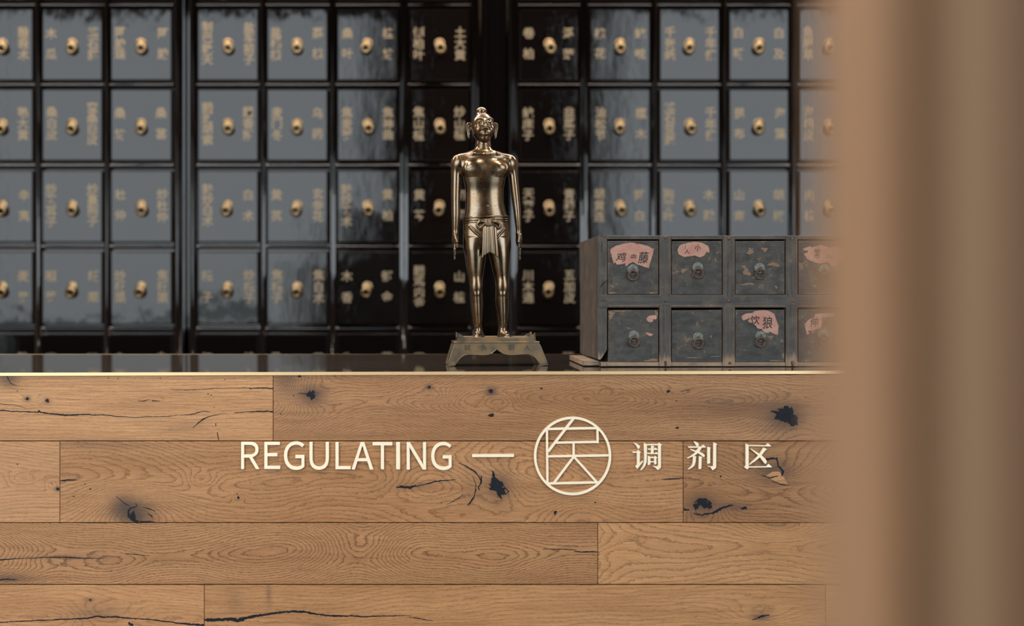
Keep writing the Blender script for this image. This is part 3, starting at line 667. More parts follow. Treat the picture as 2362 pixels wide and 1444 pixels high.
def cubic(xs,ys,x):
    """monotone-ish cubic through the table"""
    xs=np.array(xs,float);ys=np.array(ys,float); h=np.diff(xs); dl=np.diff(ys)/h; m=np.zeros(len(xs)); m[0]=dl[0];m[-1]=dl[-1]
    for i in range(1,len(xs)-1): m[i]=0 if dl[i-1]*dl[i]<0 else (dl[i-1]*h[i]+dl[i]*h[i-1])/(h[i-1]+h[i])
    x=np.clip(x,xs[0],xs[-1]); i=np.clip(np.searchsorted(xs,x)-1,0,len(xs)-2); t=(x-xs[i])/h[i]
    return ((1+2*t)*(1-t)**2*ys[i]+t*(1-t)**2*h[i]*m[i]+t*t*(3-2*t)*ys[i+1]+t*t*(t-1)*h[i]*m[i+1]).astype(np.float32)
def loft(tab,k=3,e=2.0,qc=0.,capr=3.):
    """tab rows: y, xl, xr, half depth, (centre depth)"""
    T=np.array([list(r)+([qc] if len(r)==4 else []) for r in tab],float)
    b=T[:,3].max()
    s,x,y,q=sub(T[:,1].min(),T[:,2].max(),T[0,0],T[-1,0],(T[:,4]-T[:,3]).min(),(T[:,4]+T[:,3]).max())
    yy=y.ravel()
    xl,xr,bb,qq=[cubic(T[:,0],T[:,i],yy)[None,:,None] for i in (1,2,3,4)]
    cx=(xl+xr)/2;a=np.maximum((xr-xl)/2,.3);bb=np.maximum(bb,.3)
    u=np.abs(x-cx)/a;v=np.abs(q-qq)/bb
    n=(u**e+v**e)**(1/e)
    if e==2.0:
        g=np.sqrt((u/a)**2+(v/bb)**2)+1e-6; d=n*(n-1)/g
    else: d=(n-1)*np.minimum(a,bb)
    d=np.maximum(d,np.minimum(a,bb)*-1)
    # end caps
    dy=np.maximum(T[0,0]-y,y-T[-1,0])
    d=np.where(dy>-capr, np.sqrt(np.maximum(d+capr,0)**2+np.maximum(dy+capr,0)**2)-capr+np.minimum(np.maximum(d+capr,dy+capr),0), d)
    union(s,d.astype(np.float32),k)
TORSO=[(308,1101,1129,12,6),(320,1099,1131,15.5,5),(334,1096.5,1132.5,17.5,3),(342,1095,1134,18,2),(347,1088,1141,18.5,2),(351,1077,1155,19,1),(355,1068,1165,20,.5),(360,1061,1172,20.8,0),(367,1057,1176,22,0),(376,1059,1174,23.5,-1),(386,1064,1170,25,-2),(400,1066.5,1167,27,-3),(420,1070,1164,26,-2),(440,1073.5,1161,24,-1),(465,1073.5,1161.5,24,-1),(490,1072,1167,25.5,-1),(505,1070,1172,27,0),(525,1068.5,1175.5,28,0),(550,1068,1178,28,0),(566,1069,1178,27,0),(582,1072,1176,23,0)]
loft(TORSO,0,2.15,capr=8)
for tab in ([(548,1070,1125,25),(570,1069.5,1122.5,25.5),(590,1072,1120.5,25),(620,1076,1117,22.5),(645,1081,1113,19.5),(665,1084.3,1111.3,17.5),(682,1084,1112.5,17),(702,1085,1113.5,17.5,2),(722,1087,1113,16,2),(740,1089.5,1112,13.5,2),(758,1093.5,1112,11.5,2),(768,1093.8,1114.5,12,1),(775,1091.5,1118,14,-1),(780,1090,1120.5,15,-2)],
            [(548,1120,1176,25),(570,1122,1178,25.5),(590,1128,1177.5,25),(620,1135,1175.5,22.5),(645,1141,1174,19.5),(665,1143.5,1173,17.5),(682,1143,1173,17),(702,1143.5,1174,17.5,2),(722,1146,1173.5,16,2),(740,1148,1172,13.5,2),(758,1149.5,1170,11.5,2),(768,1148.3,1173.5,12,1),(775,1147.2,1179,14,-1),(780,1146.5,1184,15,-2)]):
    loft(tab,4,2.0)
# knees and shins
ell((1098,661,-11),(10,14,6.5),12); ell((1158.5,661,-11),(10,14,6.5),12)
cap((1099,680,-13),(1102,745,-9),3.4,3,10); cap((1158,680,-13),(1160,745,-9),3.4,3,10)
# feet: five toes each
for cx,dirx in ((1103,-1),(1163,1)):
    cap((cx,771,4),(cx+dirx*4,776.5,-20),8.5,6.5,6)
    cap((cx,774,10),(cx,775,4),7.5,8,5)
    for i in range(5):
        tx=cx+dirx*(-3.2+3.6*i); L=-33+abs(i-.6)*2.1
        cap((tx,777.2,-21),(tx+dirx*.8,778.2,L),2.5 if i else 3.1,1.9 if i else 2.5,1.2)
# shoulders and arms
ell((1060,379,0),(17.5,20,15),15); ell((1174.5,379,0),(17,20,15),15)
loft([(362,1046,1067,13),(376,1042.3,1066,13.5),(392,1041,1064.3,13),(420,1040.3,1063.3,12.5),(450,1040.5,1061.8,11.5),(470,1041,1061,11),(485,1041,1061.3,11),(502,1041.5,1060.6,10.5),(520,1042.3,1058.8,9),(534,1043,1057.5,7.5),(541,1042.5,1058,8)],3.2)
loft([(362,1166,1187,13),(376,1168.5,1190.3,13.5),(392,1171.5,1192.5,13),(420,1175,1196,12.5),(450,1179,1198.8,11.5),(470,1182,1200.3,11),(485,1184,1201.3,11),(502,1186,1201.8,10.5),(520,1188.6,1201.8,9),(534,1190,1202.5,7.5),(541,1189.6,1203.3,8)],3.2)
# hands: palm, four fingers and a thumb each
def hand(cx,fx,dx,tx0,tx1):
    # cx palm centre, fx finger tip x, palms face the thighs, thumb in front
    cap((cx,542,0),(cx+dx*.4,563,1),6.2,5.6,5); ell((cx,552,-1),(7,13,9.5),4)
    for i,(q0,q1,L,r) in enumerate(((-7,-6,589,2.6),(-2.4,-1.5,598,2.8),(2.2,2.6,595,2.6),(6.4,6.2,584,2.3))):
        x0=cx+dx*.5; x1=fx-dx*(.6*(i==0)); ym=562+(L-562)*.5
        chain([(x0,558,q0),(x0+(x1-x0)*.55+.8*(1 if fx>cx else -1),ym,(q0+q1)/2),(x1,L,q1)],[r+.6,r+.2,r*.72],1.0)
    chain([(cx+dx*.2,544,-7),((tx0+tx1)/2,558,-11.5),(tx1,571,-11.5)],[4.2,3.4,2.3],3.)
hand(1050,1048.5,-1,1052,1053.5); hand(1197,1199.3,1,1195,1196.3)
# head
loft([(261.5,1106,1121,9,2),(265,1099,1127,16,1),(270,1094,1132,21,1),(277,1089.5,1136.5,25.5,0),(285,1087.2,1139,28,0),(293,1086.8,1139.4,28.5,0),(301,1087.2,1139,28,0),(308,1089,1137.3,27,0),(315,1093,1134,24.5,-1),(321,1098,1130,21.5,-2),(326,1104,1126,18,-4),(329,1109,1122,14,-5)],4,2.2,capr=4)
ell((1115.8,322.5,-17.5),(9.5,6.5,8),7)          # chin
ell((1102.5,303,-19),(8,8.5,8),9); ell((1129,303,-19),(8,8.5,8),9)   # cheeks
ell((1110.5,256.5,3),(12.6,9.8,12.6),1.2); ell((1110.5,263.5,3),(13,3.2,13),3)  # top knot
for ex_,ey_ in ((1103.2,288.5),(1128.4,288.7)):      # sockets, balls, lids
    ell((ex_,288,-29.6),(8.6,5.6,4.2),4,True)
    ell((ex_,ey_,-22.8),(6.4,4.3,5.0),1.6)
    curve([(ex_-6.2,289.8,-24.2),(ex_-3,287,-26.8),(ex_+.8,286.3,-27.4),(ex_+6,289,-25.4)],[.5,.8,.8,.5],1.)
    curve([(ex_-5.8,290.2,-24.2),(ex_-2,292.2,-26.3),(ex_+2.4,292.1,-26.5),(ex_+6,290,-25.2)],[.4,.6,.6,.4],1.)
    curve([(ex_-4.6,289.4,-27.2),(ex_,290.1,-28.4),(ex_+4.6,289.4,-27.6)],[.4,.55,.4],.3,True)
curve([(1095,283.8,-22.8),(1099,279.9,-25.6),(1105.2,278.1,-27.7),(1111,280.6,-28.9),(1114.8,286,-29.6)],[.6,1.1,1.3,1.3,1.4],2.2)
curve([(1117,285.6,-29.6),(1121.6,279.9,-28.9),(1126.8,278.1,-27.7),(1132.6,280,-25.2),(1136,283.6,-22.4)],[1.4,1.3,1.3,1.1,.6],2.2)
curve([(1115.9,284.5,-28.4),(1116.3,292,-30.2),(1116.8,301.2,-33.8)],[1.9,2.3,3.0],2.6)
ell((1112.5,302.2,-30.0),(2.7,2.2,2.9),2); ell((1121,302.2,-30.0),(2.7,2.2,2.9),2)
for nx in (1114.6,1119.0): ell((nx,304.7,-31.4),(1.0,.7,1.3),.4,True)
curve([(1116.8,306,-29.8),(1116.8,308.4,-29.8)],[.9,.8],1.,True)
ell((1116.8,312,-24.8),(9.5,6.5,5),6)
curve([(1109.4,311.4,-27.2),(1113.4,310.2,-29.4),(1116.9,310.9,-29.8),(1120.4,310.2,-29.4),(1124.6,311.3,-27)],[.6,1.3,1.2,1.3,.6],1.)
curve([(1111,313.6,-28),(1114.2,314.6,-29.4),(1117,314.9,-29.6),(1120,314.6,-29.4),(1123,313.6,-27.8)],[.6,1.4,1.6,1.4,.6],1.)
curve([(1108,311.6,-27.4),(1112,312.4,-30.6),(1117,312.8,-31.2),(1122,312.4,-30.6),(1126,311.4,-27.0)],[.5,.45,.45,.45,.5],.4,True)
curve([(1112.5,318.4,-27.6),(1121,318.4,-27.6)],[.7,.7],2.,True)
for sgn,cx in ((-1,1081.6),(1,1143.1)):     # long ears: rim, inner fold, lobe
    ell((cx-sgn*.6,299,6),(4.4,16,2.4),1.5)
    curve([(cx-sgn*4.6,290,4),(cx-sgn*3.4,285.5,3),(cx+sgn*.6,284,2.8),(cx+sgn*4.2,287,3),(cx+sgn*4.9,293,4),(cx+sgn*3.8,300,4.6),(cx+sgn*2.2,307,4.8),(cx+sgn*.8,314,4.6),(cx-sgn*.8,318,4.4)],[1.3,1.4,1.5,1.5,1.5,1.6,1.9,2.4,2.2],.8)
    curve([(cx-sgn*3.6,290,3.6),(cx-sgn*.8,289,3.4),(cx+sgn*1.4,292,3.6),(cx+sgn*.2,299,4),(cx-sgn*1.4,307,4),(cx-sgn*1.8,315,4)],[.9,1.0,1.0,1.1,1.3,1.6],.6)
# chest, ribs, navel, collar, groin
ell((1091,390,-16.5),(19,13,9.5),14); ell((1147,390,-16.5),(19,13,9.5),14)
ell((1091.5,397,-27.6),(1.4,1.4,1.2),.6); ell((1151.5,397,-27.6),(1.4,1.4,1.2),.6)
chain([(1117,358,-21),(1090,357,-17),(1068,362,-10)],[1.6,1.6,1.2],6); chain([(1117,358,-21),(1146,357,-17),(1168,362,-10)],[1.6,1.6,1.2],6)
ell((1122.5,476.5,-27),(1.8,2.2,3),1.,True)
curve([(1079,520,-20.5),(1090,530,-25.2),(1101,540,-27.8),(1111,549,-29)],[.8,1.5,1.6,1.4],2.5,True); curve([(1165,521,-21.5),(1155,533,-25.6),(1147,542,-27.8),(1139,550,-29)],[.8,1.5,1.6,1.4],2.5,True)
curve([(1081,525,-19.8),(1092,536,-24.6),(1102,545,-27.2),(1110,552,-28.4)],[.6,1.1,1.2,1.],3); curve([(1164,526,-20.6),(1154,538,-25),(1146,547,-27.3),(1140,553,-28.4)],[.6,1.1,1.2,1.],3)
g=openvdb.FloatGrid(BIG); g.copyFromArray(np.clip(D,-BIG,BIG).astype(np.float32),tolerance=0.0)
pts_,quads_=g.convertToQuads(0.0)
ST=thing('bronze_statue','bronze acupuncture figure of a standing man in a sash on a footed stand','statue',(wx(1146,.176),YS,TOP+.002))
P=np.array(pts_,float); P=np.stack([GX+VX*P[:,0],GY+VX*P[:,1],GQ+VX*P[:,2]],1)
OX=ST.location.x
def s2l(x,y,q): return ((x-CX)*SC-OX, q*SC, (ZBASE-y)*SC)
ZBASE=CY+(ZC-TOP-.002)/SC          # photo row of the counter top at the statue depth
V=np.stack([(P[:,0]-CX)*SC-OX,P[:,2]*SC,(ZBASE-P[:,1])*SC],1)
def npmesh(name,V,Q,m):
    me=bpy.data.meshes.new(name); me.vertices.add(len(V)); me.vertices.foreach_set('co',V.astype(np.float32).ravel())
    me.loops.add(Q.size); me.loops.foreach_set('vertex_index',Q.astype(np.int32).ravel())
    me.polygons.add(len(Q)); me.polygons.foreach_set('loop_start',np.arange(0,Q.size,4,dtype=np.int32))
    me.update(calc_edges=True); me.validate(); me.materials.append(m)
    me.polygons.foreach_set('use_smooth',[True]*len(me.polygons)); return me
Q=np.array(quads_,np.int64)
# orientation: normals outward
c0=V[Q[:,0]];n_=np.cross(V[Q[:,1]]-c0,V[Q[:,2]]-c0); vol=np.einsum('ij,ij->i',c0,n_).sum()
if vol<0: Q=Q[:,::-1]
place(npmesh('figure',V,Q,M_BRONZE),'figure',ST)
del D
# belt: three wound bands round the hips
bt=MB()
for yb,rr,xl,xr,bb in ((502.5,2.4,1070.5,1172.5,27.3),(508.5,2.3,1069.5,1174,27.8),(513.5,2.2,1068.8,1174.5,28)):
    pts=[]
    for i in range(72):
        a=2*math.pi*i/72; e=2/2.15; cc,sn=math.cos(a),math.sin(a)
        pts.append(s2l((xl+xr)/2+(xr-xl)/2*math.copysign(abs(cc)**e,cc), yb-1.6*math.sin(math.pi*.5*cc)-.8*abs(cc), bb*math.copysign(abs(sn)**e,sn)-.3))
    bt.tube(pts,rr*SC,10,closed=True)
bt.obj('sash',M_BRONZE_SASH,ST,True)
# bow: loops as nested ribs, knot, loop ends
bw=MB()
def px2(lst): return [s2l(*p) for p in lst]
def smooth(pts,n=5):
    pts=[Vector(p) for p in pts]; out=[]
    for i in range(len(pts)-1):
        p0,p1,p2,p3=pts[max(i-1,0)],pts[i],pts[i+1],pts[min(i+2,len(pts)-1)]
        for k in range(n):
            t=k/n; out.append(.5*((2*p1)+(p2-p0)*t+(2*p0-5*p1+4*p2-p3)*t*t+(3*p1-p0-3*p2+p3)*t**3))
    out.append(pts[-1]); return out
zz=lambda x,y: (1060+x/12.03, 490+y/12.03)
def rib(pts,r,q): bw.tube(px2([(*zz(x,y),q-(.5-abs(.5-i/max(1,len(pts)-1)))*3) for i,(x,y) in enumerate(smooth([(a,b,0) for a,b in pts])) for x,y in [(x,y)]]) if False else px2([(*zz(p[0],p[1]),q) for p in smooth([(a,b,0) for a,b in pts])]),r*SC,8)
for off,q in ((0,-31.2),(26,-32.4),(50,-32.8)):
    s=1-off/110
    rib([(660,265+off*.9),(600,245+off),(520,255+off),(455,320+off*.8),(432+off*.8,380+off*.4),(440+off,440),(480+off*.6,490-off*.6),(520,505-off*.8),(590,470-off*1.2),(640,390-off*.6),(680,345)],2.0,q)
for off,q in ((0,-31.2),(26,-32.4),(50,-32.8)):
    rib([(820,265+off*.9),(900,255+off*.8),(1000,265+off),(1080,320+off*.8),(1118-off*.8,385),(1105-off,445-off*.2),(1060-off*.5,485-off*.6),(1010,490-off*.9),(960,430-off*.8),(900,380-off*.5),(840,350)],2.0,q)
rib([(820,245),(880,225),(935,212),(960,240)],2.0,-31); 
for x0 in (685,725,770,812):
    rib([(x0,225),(x0-18 if x0<750 else x0-4,300),(x0+10,360),(x0+36,400)],2.5,-34)
rib([(670,300),(675,350),(710,395),(760,405)],2.2,-33.4)
bw.obj('bow',M_BRONZE_SASH,ST,True)
# hanging apron end of the sash with pleats and an arched hem
nu,nv=49,26; vs=[];fs=[]
folds=[(1111.5,1.9),(1117.,2.0),(1123.6,2.2),(1132.2,1.9),(1134.5,1.4),(1144.5,1.5)]
for side in (0,1):
    for j in range(nv+1):
        t=j/nv
        for i in range(nu+1):
            s=i/nu
            x=(1111+(1141.5-1111)*s)*(1-t)+(1108.3+(1147.3-1108.3)*s)*t
            hem=584.7+12.5*abs(s-.47)**1.3*2.4+ (2.2 if s<.08 else 0)
            y=522+(hem-522)*t
            q=-31.5-2.2*math.sin(t*2.2)
            for k,(fx,fa) in enumerate(folds):
                fxx=(1111+(fx-1108.3)/(39)*30.5)*(1-t)+fx*t
                q-=fa*(.55+.6*t)*math.exp(-((x-fxx)/1.5)**2)
            vs.append(s2l(x,y,q+(2.4 if side else 0)))
N1=(nu+1)*(nv+1)
for j in range(nv):
    for i in range(nu):
        a=j*(nu+1)+i; fs+=[(a,a+nu+1,a+nu+2,a+1),(N1+a,N1+a+1,N1+a+nu+2,N1+a+nu+1)]
for j in range(nv):
    for i in (0,nu):
        a=j*(nu+1)+i; fs.append((a,a+N1,a+nu+1+N1,a+nu+1) if i==0 else (a,a+nu+1,a+nu+1+N1,a+N1))
for i in range(nu):
    a=nv*(nu+1)+i; fs.append((a,a+N1,a+1+N1,a+1)); a=i; fs.append((a,a+1,a+1+N1,a+N1))
b=MB(); b.add(vs,fs); b.obj('apron',M_BRONZE_SASH,ST,True)
# engraved rows of tiny point names on the trunk
r=random.Random(3); b=MB(); TT=np.array([list(q) for q in TORSO],float)
def front(x,y):
    xl,xr,bb,qq=[float(cubic(TT[:,0],TT[:,i],np.array([y]))[0]) for i in (1,2,3,4)]
    u=min(.98,abs(x-(xl+xr)/2)/((xr-xl)/2)); return qq-bb*(1-u**2.15)**(1/2.15)
def surf(x,y):
    i=(x-GX)/VX;j=(y-GY)/VX
    return None
for y in [371,378,385,394,404,412,422,431.5,440,449.5,459,467,477,485,495]:
    x=1088+r.uniform(0,4)
    while x<1150:
        if r.random()<.62 and not (1118<x<1126 and 470<y<482):
            for _ in range(r.choice((1,2,3))):
                xx=x+r.uniform(-1,1);yy=y+r.uniform(-1,1); q=front(xx,yy)-.35-(0 if y>415 else 1.6); a,c=r.choice(((.5,.25),(.25,.5),(.4,.4)))
                b.add([s2l(xx-a,yy+c,q),s2l(xx+a,yy+c,q),s2l(xx+a,yy-c,q),s2l(xx-a,yy-c,q)],[(0,1,2,3)])
        x+=r.uniform(2.2,5)
tag(b.obj('engraved_points',M_MARK,ST),kind='stuff')
# stand: tray, apron boards with cusped edge, splayed feet
SF=(.176-CAMY)/F; ZF=845.5
X=lambda x:(x-1146)*SF; Z=lambda y:(ZF-y)*SF
def stand_board(q0,q1,xo=0.):
    low=[(1048,845.5),(1052,838),(1057,830),(1064,824.5),(1072,821.5),(1082,820.5),(1098,821.5),(1112,822.3),(1124,821.5),(1134,818),(1140,813),(1145,808.5),(1150,813),(1157,818),(1168,821.5),(1182,822),(1198,820.8),(1212,820),(1222,821.5),(1231,826),(1238,834),(1244,845.5)]
    out=[(1263.5,845.5),(1262,838),(1247,800),(1242,792.5),(1048,792.5),(1043,799),(1032,836),(1030,845.5)]
    return [(X(x),Z(y)) for x,y in low+out]
SQ=34
for q in (-SQ-4,SQ-4):
    b=MB(); b.prism(stand_board(0,0),q*SC,(q+8)*SC); b.obj('stand_board',M_BRONZE_BASE,ST)
b=MB()
for pl_ in ([(1049.5,843.5),(1053.5,836.5),(1058.5,829.2),(1065,823.8),(1072,820.6),(1082,819.5),(1098,820.5),(1112,821.3),(1124,820.4),(1133.5,817),(1140,811.8),(1145,807.3),(1150,811.8),(1157,817),(1168,820.5),(1182,821),(1198,819.8),(1212,819),(1222.5,820.5),(1232,825.2),(1239,833),(1245,843.5)],
            [(1033,843.5),(1034.5,836),(1045.5,800),(1049.5,795.5)],[(1260.5,843.5),(1259,837),(1244.6,801),(1240.5,795.5)]):
    b.tube([(X(x),-(SQ+4)*SC,Z(y)) for x,y in pl_],.0009,6)
b.obj('stand_bead',M_BRONZE_BASE,ST,True)
for sg,xs in ((-1,((1048,792.7),(1056,792.7),(1048,824),(1040,845.5),(1030.3,845.5),(1043,799))),(1,((1242,792.7),(1234,792.7),(1242,824),(1251,845.5),(1263.2,845.5),(1247,800)))):
    for q0,q1 in ((-SQ+3,-SQ+16),(SQ-16,SQ-3)):
        b=MB(); b.prism([(X(x),Z(y)) for x,y in xs],q0*SC,q1*SC); b.obj('stand_foot',M_BRONZE_BASE,ST)
    x0,x1=(1046,1056) if sg<0 else (1234,1244)
    b=MB(); b.prism([(X(x),Z(y)) for x,y in ((x0,792.8),(x1,792.8),(x1,818),(x0+6*sg,818))],(-SQ+16)*SC,(SQ-16)*SC); b.obj('stand_end',M_BRONZE_BASE,ST)
b=MB(); b.cbox(X(1044),X(1244),(-SQ-5.5)*SC,(SQ+5.5)*SC,Z(794),Z(790.5),.001); b.obj('stand_ledge',M_BRONZE_BASE,ST)
b=MB(); b.box(X(1056),X(1232),(-SQ+2)*SC,(SQ-2)*SC,Z(791),Z(781.2)); b.obj('tray_floor',M_BRONZE_BASE,ST)
for q0,q1 in ((-SQ-1,-SQ+2.2),(SQ-2.2,SQ+1)):
    b=MB(); b.cbox(X(1055),X(1234),q0*SC,q1*SC,Z(790.6),Z(780.5),.0006); b.obj('tray_rim',M_BRONZE_BASE,ST)
for x0,x1 in ((1054,1058),(1231,1235)):
    b=MB(); b.box(X(x0),X(x1),(-SQ+2.2)*SC,(SQ-2.2)*SC,Z(790.6),Z(780.5)); b.obj('tray_rim',M_BRONZE_BASE,ST)
for x,sg in ((1055,1),(1234,-1)):
    for q in (-SQ-2.2,SQ-.8):
        b=MB(); b.prism([(X(x+sg*dx),Z(y)) for dx,y in ((0,791),(-1,770),(2,771.5),(4,774),(8,774.5),(12,778),(15,780),(15,782),(0,782))],q*SC,(q+3)*SC)
        b.prism([(X(x+sg*dx),Z(y)) for dx,y in ((-.6,791),(-1,770),(1.5,771.5),(3,791))],(q if q<0 else q-12)*SC,(q+15 if q<0 else q+3)*SC)
        b.obj('corner_horn',M_BRONZE_BASE,ST)
for ch,x,s in (('鍼',1076.5,15),('灸',1114,15),('銅',1178,15),('人',1215,14)):
    lb=MB(); put_glyph(lb,ch,X(x),Z(804),s*SC,s*SC,-(SQ+4.35)*SC,.004); lb.obj('character',M_MARK,ST)
ST.rotation_euler=(0,0,math.radians(2.5))

# ------------------------------------------------------------------ small worn drawer chest
YX=.142; SX=(YX-CAMY)/F
zoff=lipz(.7)-TOP+.0003
CH=thing('drawer_chest','small worn black drawer chest with ring pulls and torn red paper labels','chest',(wx(1670,YX),YX,lipz(.98)+.0004))
ZB=CY+(ZC-CH.location.z)/SX
cx_=lambda x:(x-1670)*SX
cz_=lambda y:(ZB-y)*SX
DEP=.272
R2=1994  # right end of the chest, hidden behind the foreground post
# left side: thick board with a broken lower corner and its front edge
def side(name,x0,x1,m,notch):
    b=MB(); y0,y1=0.0,DEP
    fr=[(x0,836 if notch else 834),(x0,543.5),(x1,543.5),(x1,812 if notch else 834)]
    if notch: fr=[(x0,829),(x0,543.5),(x1,543.5),(x1,806),(x1-3,812),(x1-7,818),(x1-10,824),(x1-16,830)]
    b.prism([(cx_(x),cz_(y)) for x,y in fr],y0,y1); return b.obj(name,m,CH)
side('side_panel',1379,1400,M_OLDS,True); side('side_panel',R2-20,R2,M_OLDS,False)
b=MB(); b.prism([(cx_(x),cz_(y)) for x,y in ((1379.3,829),(1379.3,544),(1399.8,555),(1399.8,806),(1396.5,812),(1392.5,818),(1389,824),(1384,829.7))],-.0015,0); b.obj('edge_strip',M_OLDV,CH)
b=MB(); b.tube(smooth([(cx_(x),-.0017,cz_(y)) for x,y in ((1399,648),(1394,651),(1388,657),(1384,664))]),[.0008]*6+[.0014]*6+[.0006]*4,6); b.obj('split',M_DARK,CH); b=MB(); b.tube(smooth([(cx_(x),-.0015,cz_(y)) for x,y in ((1388,556),(1389,566),(1387,570),(1389,582))]),.0007,6)
b.obj('split',M_DARK,CH)
# back, top, bottom boards
b=MB(); b.box(cx_(1400),cx_(R2-20),.01,DEP,cz_(546.5),cz_(543)); b.obj('top_board',M_OLDH,CH)
b=MB(); b.box(cx_(1400),cx_(R2-20),DEP-.01,DEP-.001,cz_(835),cz_(547)); b.obj('back_board',M_DARK,CH)
b=MB(); b.cbox(cx_(1385),cx_(R2-2),0,DEP,cz_(844.9),cz_(835.5),.001); b.cbox(cx_(1385),cx_(1399),-.004,.01,cz_(844.9),cz_(836.5),.001); b.obj('bottom_board',M_OLDB,CH)
b=MB(); b.cbox(cx_(1349),cx_(1385),.02,DEP-.02,cz_(844.9),cz_(834),.001); b.obj('side_skirt',M_OLDB,CH)
DC=[(1401.5,1519),(1549.5,1665.5),(1696,1810),(1841.5,1956)]
for (l,r) in ((1400.3,1520.3),(1548,1666),(1695,1811),(1839,1958)):
    b=MB(); b.cbox(cx_(l),cx_(r),-.002,.012,cz_(552),cz_(543.2),.0008); b.obj('top_rail',M_OLDH,CH)
for (l,r) in ((1520.5,1547.5),(1666.5,1694.5),(1811.5,1838.5),(1958.5,R2-21)):
    b=MB(); b.cbox(cx_(l),cx_(r),-.004,.012,cz_(844.9),cz_(700),.0012)
    for dx in (3.2,): b.cbox(cx_(l+dx),cx_(l+dx+3),-.0052,-.003,cz_(844.9),cz_(709),.0006); b.cbox(cx_(r-dx-3),cx_(r-dx),-.0052,-.003,cz_(844.9),cz_(709),.0006)
    b.obj('upright',M_OLDV,CH)
    b=MB(); b.cbox(cx_(l),cx_(r),-.004,.012,cz_(690),cz_(543.6),.0012)
    for dx in (3.2,): b.cbox(cx_(l+dx),cx_(l+dx+3),-.0052,-.003,cz_(680),cz_(543.6),.0006); b.cbox(cx_(r-dx-3),cx_(r-dx),-.0052,-.003,cz_(680),cz_(543.6),.0006)
    b.obj('upright',M_OLDV,CH)
# middle rail with mitred joints at the uprights
pl=[(1381,680),(1520,680),(1527,688),(1541,688),(1548,680),(1666,680),(1673,688),(1688,688),(1695,680),(1811,680),(1818,688),(1832,688),(1839,680),(1973,680),(1973,709),(1839,709),(1832,701),(1818,701),(1811,709),(1695,709),(1688,701),(1673,701),(1666,709),(1548,709),(1541,701),(1527,701),(1520,709),(1381,709)]
b=MB(); b.prism([(cx_(x),cz_(y)) for x,y in pl],-.0046,.012)
for l,r in DC: b.cbox(cx_(l+1),cx_(r-1),-.0058,-.004,cz_(706.5),cz_(704.5),.0005)
b.obj('middle_rail',M_OLDH,CH)
# nail heads
for x,y in ((1392,691),(1534,694),(1680,694),(1826,694),(1534,835),(1682,837),(1826,835),(1534,549),(1680,551),(1826,551)):
    b=MB(); b.lathe([(3.4*SX,0),(3.2*SX,-.0008),(1.6*SX,-.0014),(.0003,-.0015)],(cx_(x),-.0046,cz_(y)),12); b.obj('nail',M_RUST,CH,True)
for x,y in ((1534,838.5),(1826,839)):
    b=MB(); b.tube([(cx_(x),-.0062,cz_(y-5)),(cx_(x),-.0066,cz_(y+1)),(cx_(x),-.006,cz_(y+6))],[.0025,.0022,.0006],6); b.obj('bent_nail',M_RUST,CH,True)
# drawers
DR=[(555,679),(712.5,835)]
offs={(0,0):(0,0),(1,0):(0,0),(2,0):(0,0),(3,0):(0,0),(0,1):(1.5,2),(1,1):(0,2.2),(2,1):(0,1.2),(3,1):(0,0)}
PX=dict(); 
def patina_pull(dw,x,y,q,rot):
    R=13.2*SX
    b=MB(); b.lathe([(R,0),(R,-.001),(R*.93,-.0028),(R*.72,-.0035),(R*.55,-.003),(R*.34,-.004),(R*.3,-.0065),(R*.14,-.008),(.0003,-.0082)],(x,q,y),28); b.obj('pull_plate',M_PATINA,dw,True)
    b=MB(); b.tube([(x,q-.005,y+R*.12),(x,q-.0085,y+R*.10),(x,q-.0108,y-R*.12),(x,q-.0095,y-R*.42),(x,q-.006,y-R*.5)],[R*.16,R*.17,R*.17,R*.16,R*.12],8); b.obj('pull_eye',M_RUST,dw,True)
    rr=10.4*SX; c=(x,q-.0085,y-R*.22-rr)
    pts=[]
    for i in range(36):
        a=2*math.pi*i/36+.0; xx,zz_=rr*math.sin(a),rr*1.02*math.cos(a)
        pts.append((c[0]+xx*math.cos(rot)-(zz_-rr)*math.sin(rot),c[1]-.002*math.cos(a)+.0015,c[2]+rr+xx*math.sin(rot)+(zz_-rr)*math.cos(rot)))
    b=MB(); b.tube(pts,2.1*SX,8,closed=True); b.obj('pull_ring',M_RUST,dw,True)
PULLS={(0,0):(1459.5,622.5,-.03),(1,0):(1609,617.5,.0),(2,0):(1751.5,619,.0),(3,0):(1899.5,622,0),(0,1):(1462,775,.0),(1,1):(1609.5,779,.03),(2,1):(1753.5,775.5,-.1),(3,1):(1898.5,772,0)}
Z1=1444/130.
z3=lambda pts:[(1320+x/4.125,520+y/4.125) for x,y in pts]
z4=lambda pts:[(1640+x/4.125,520+y/4.125) for x,y in pts]
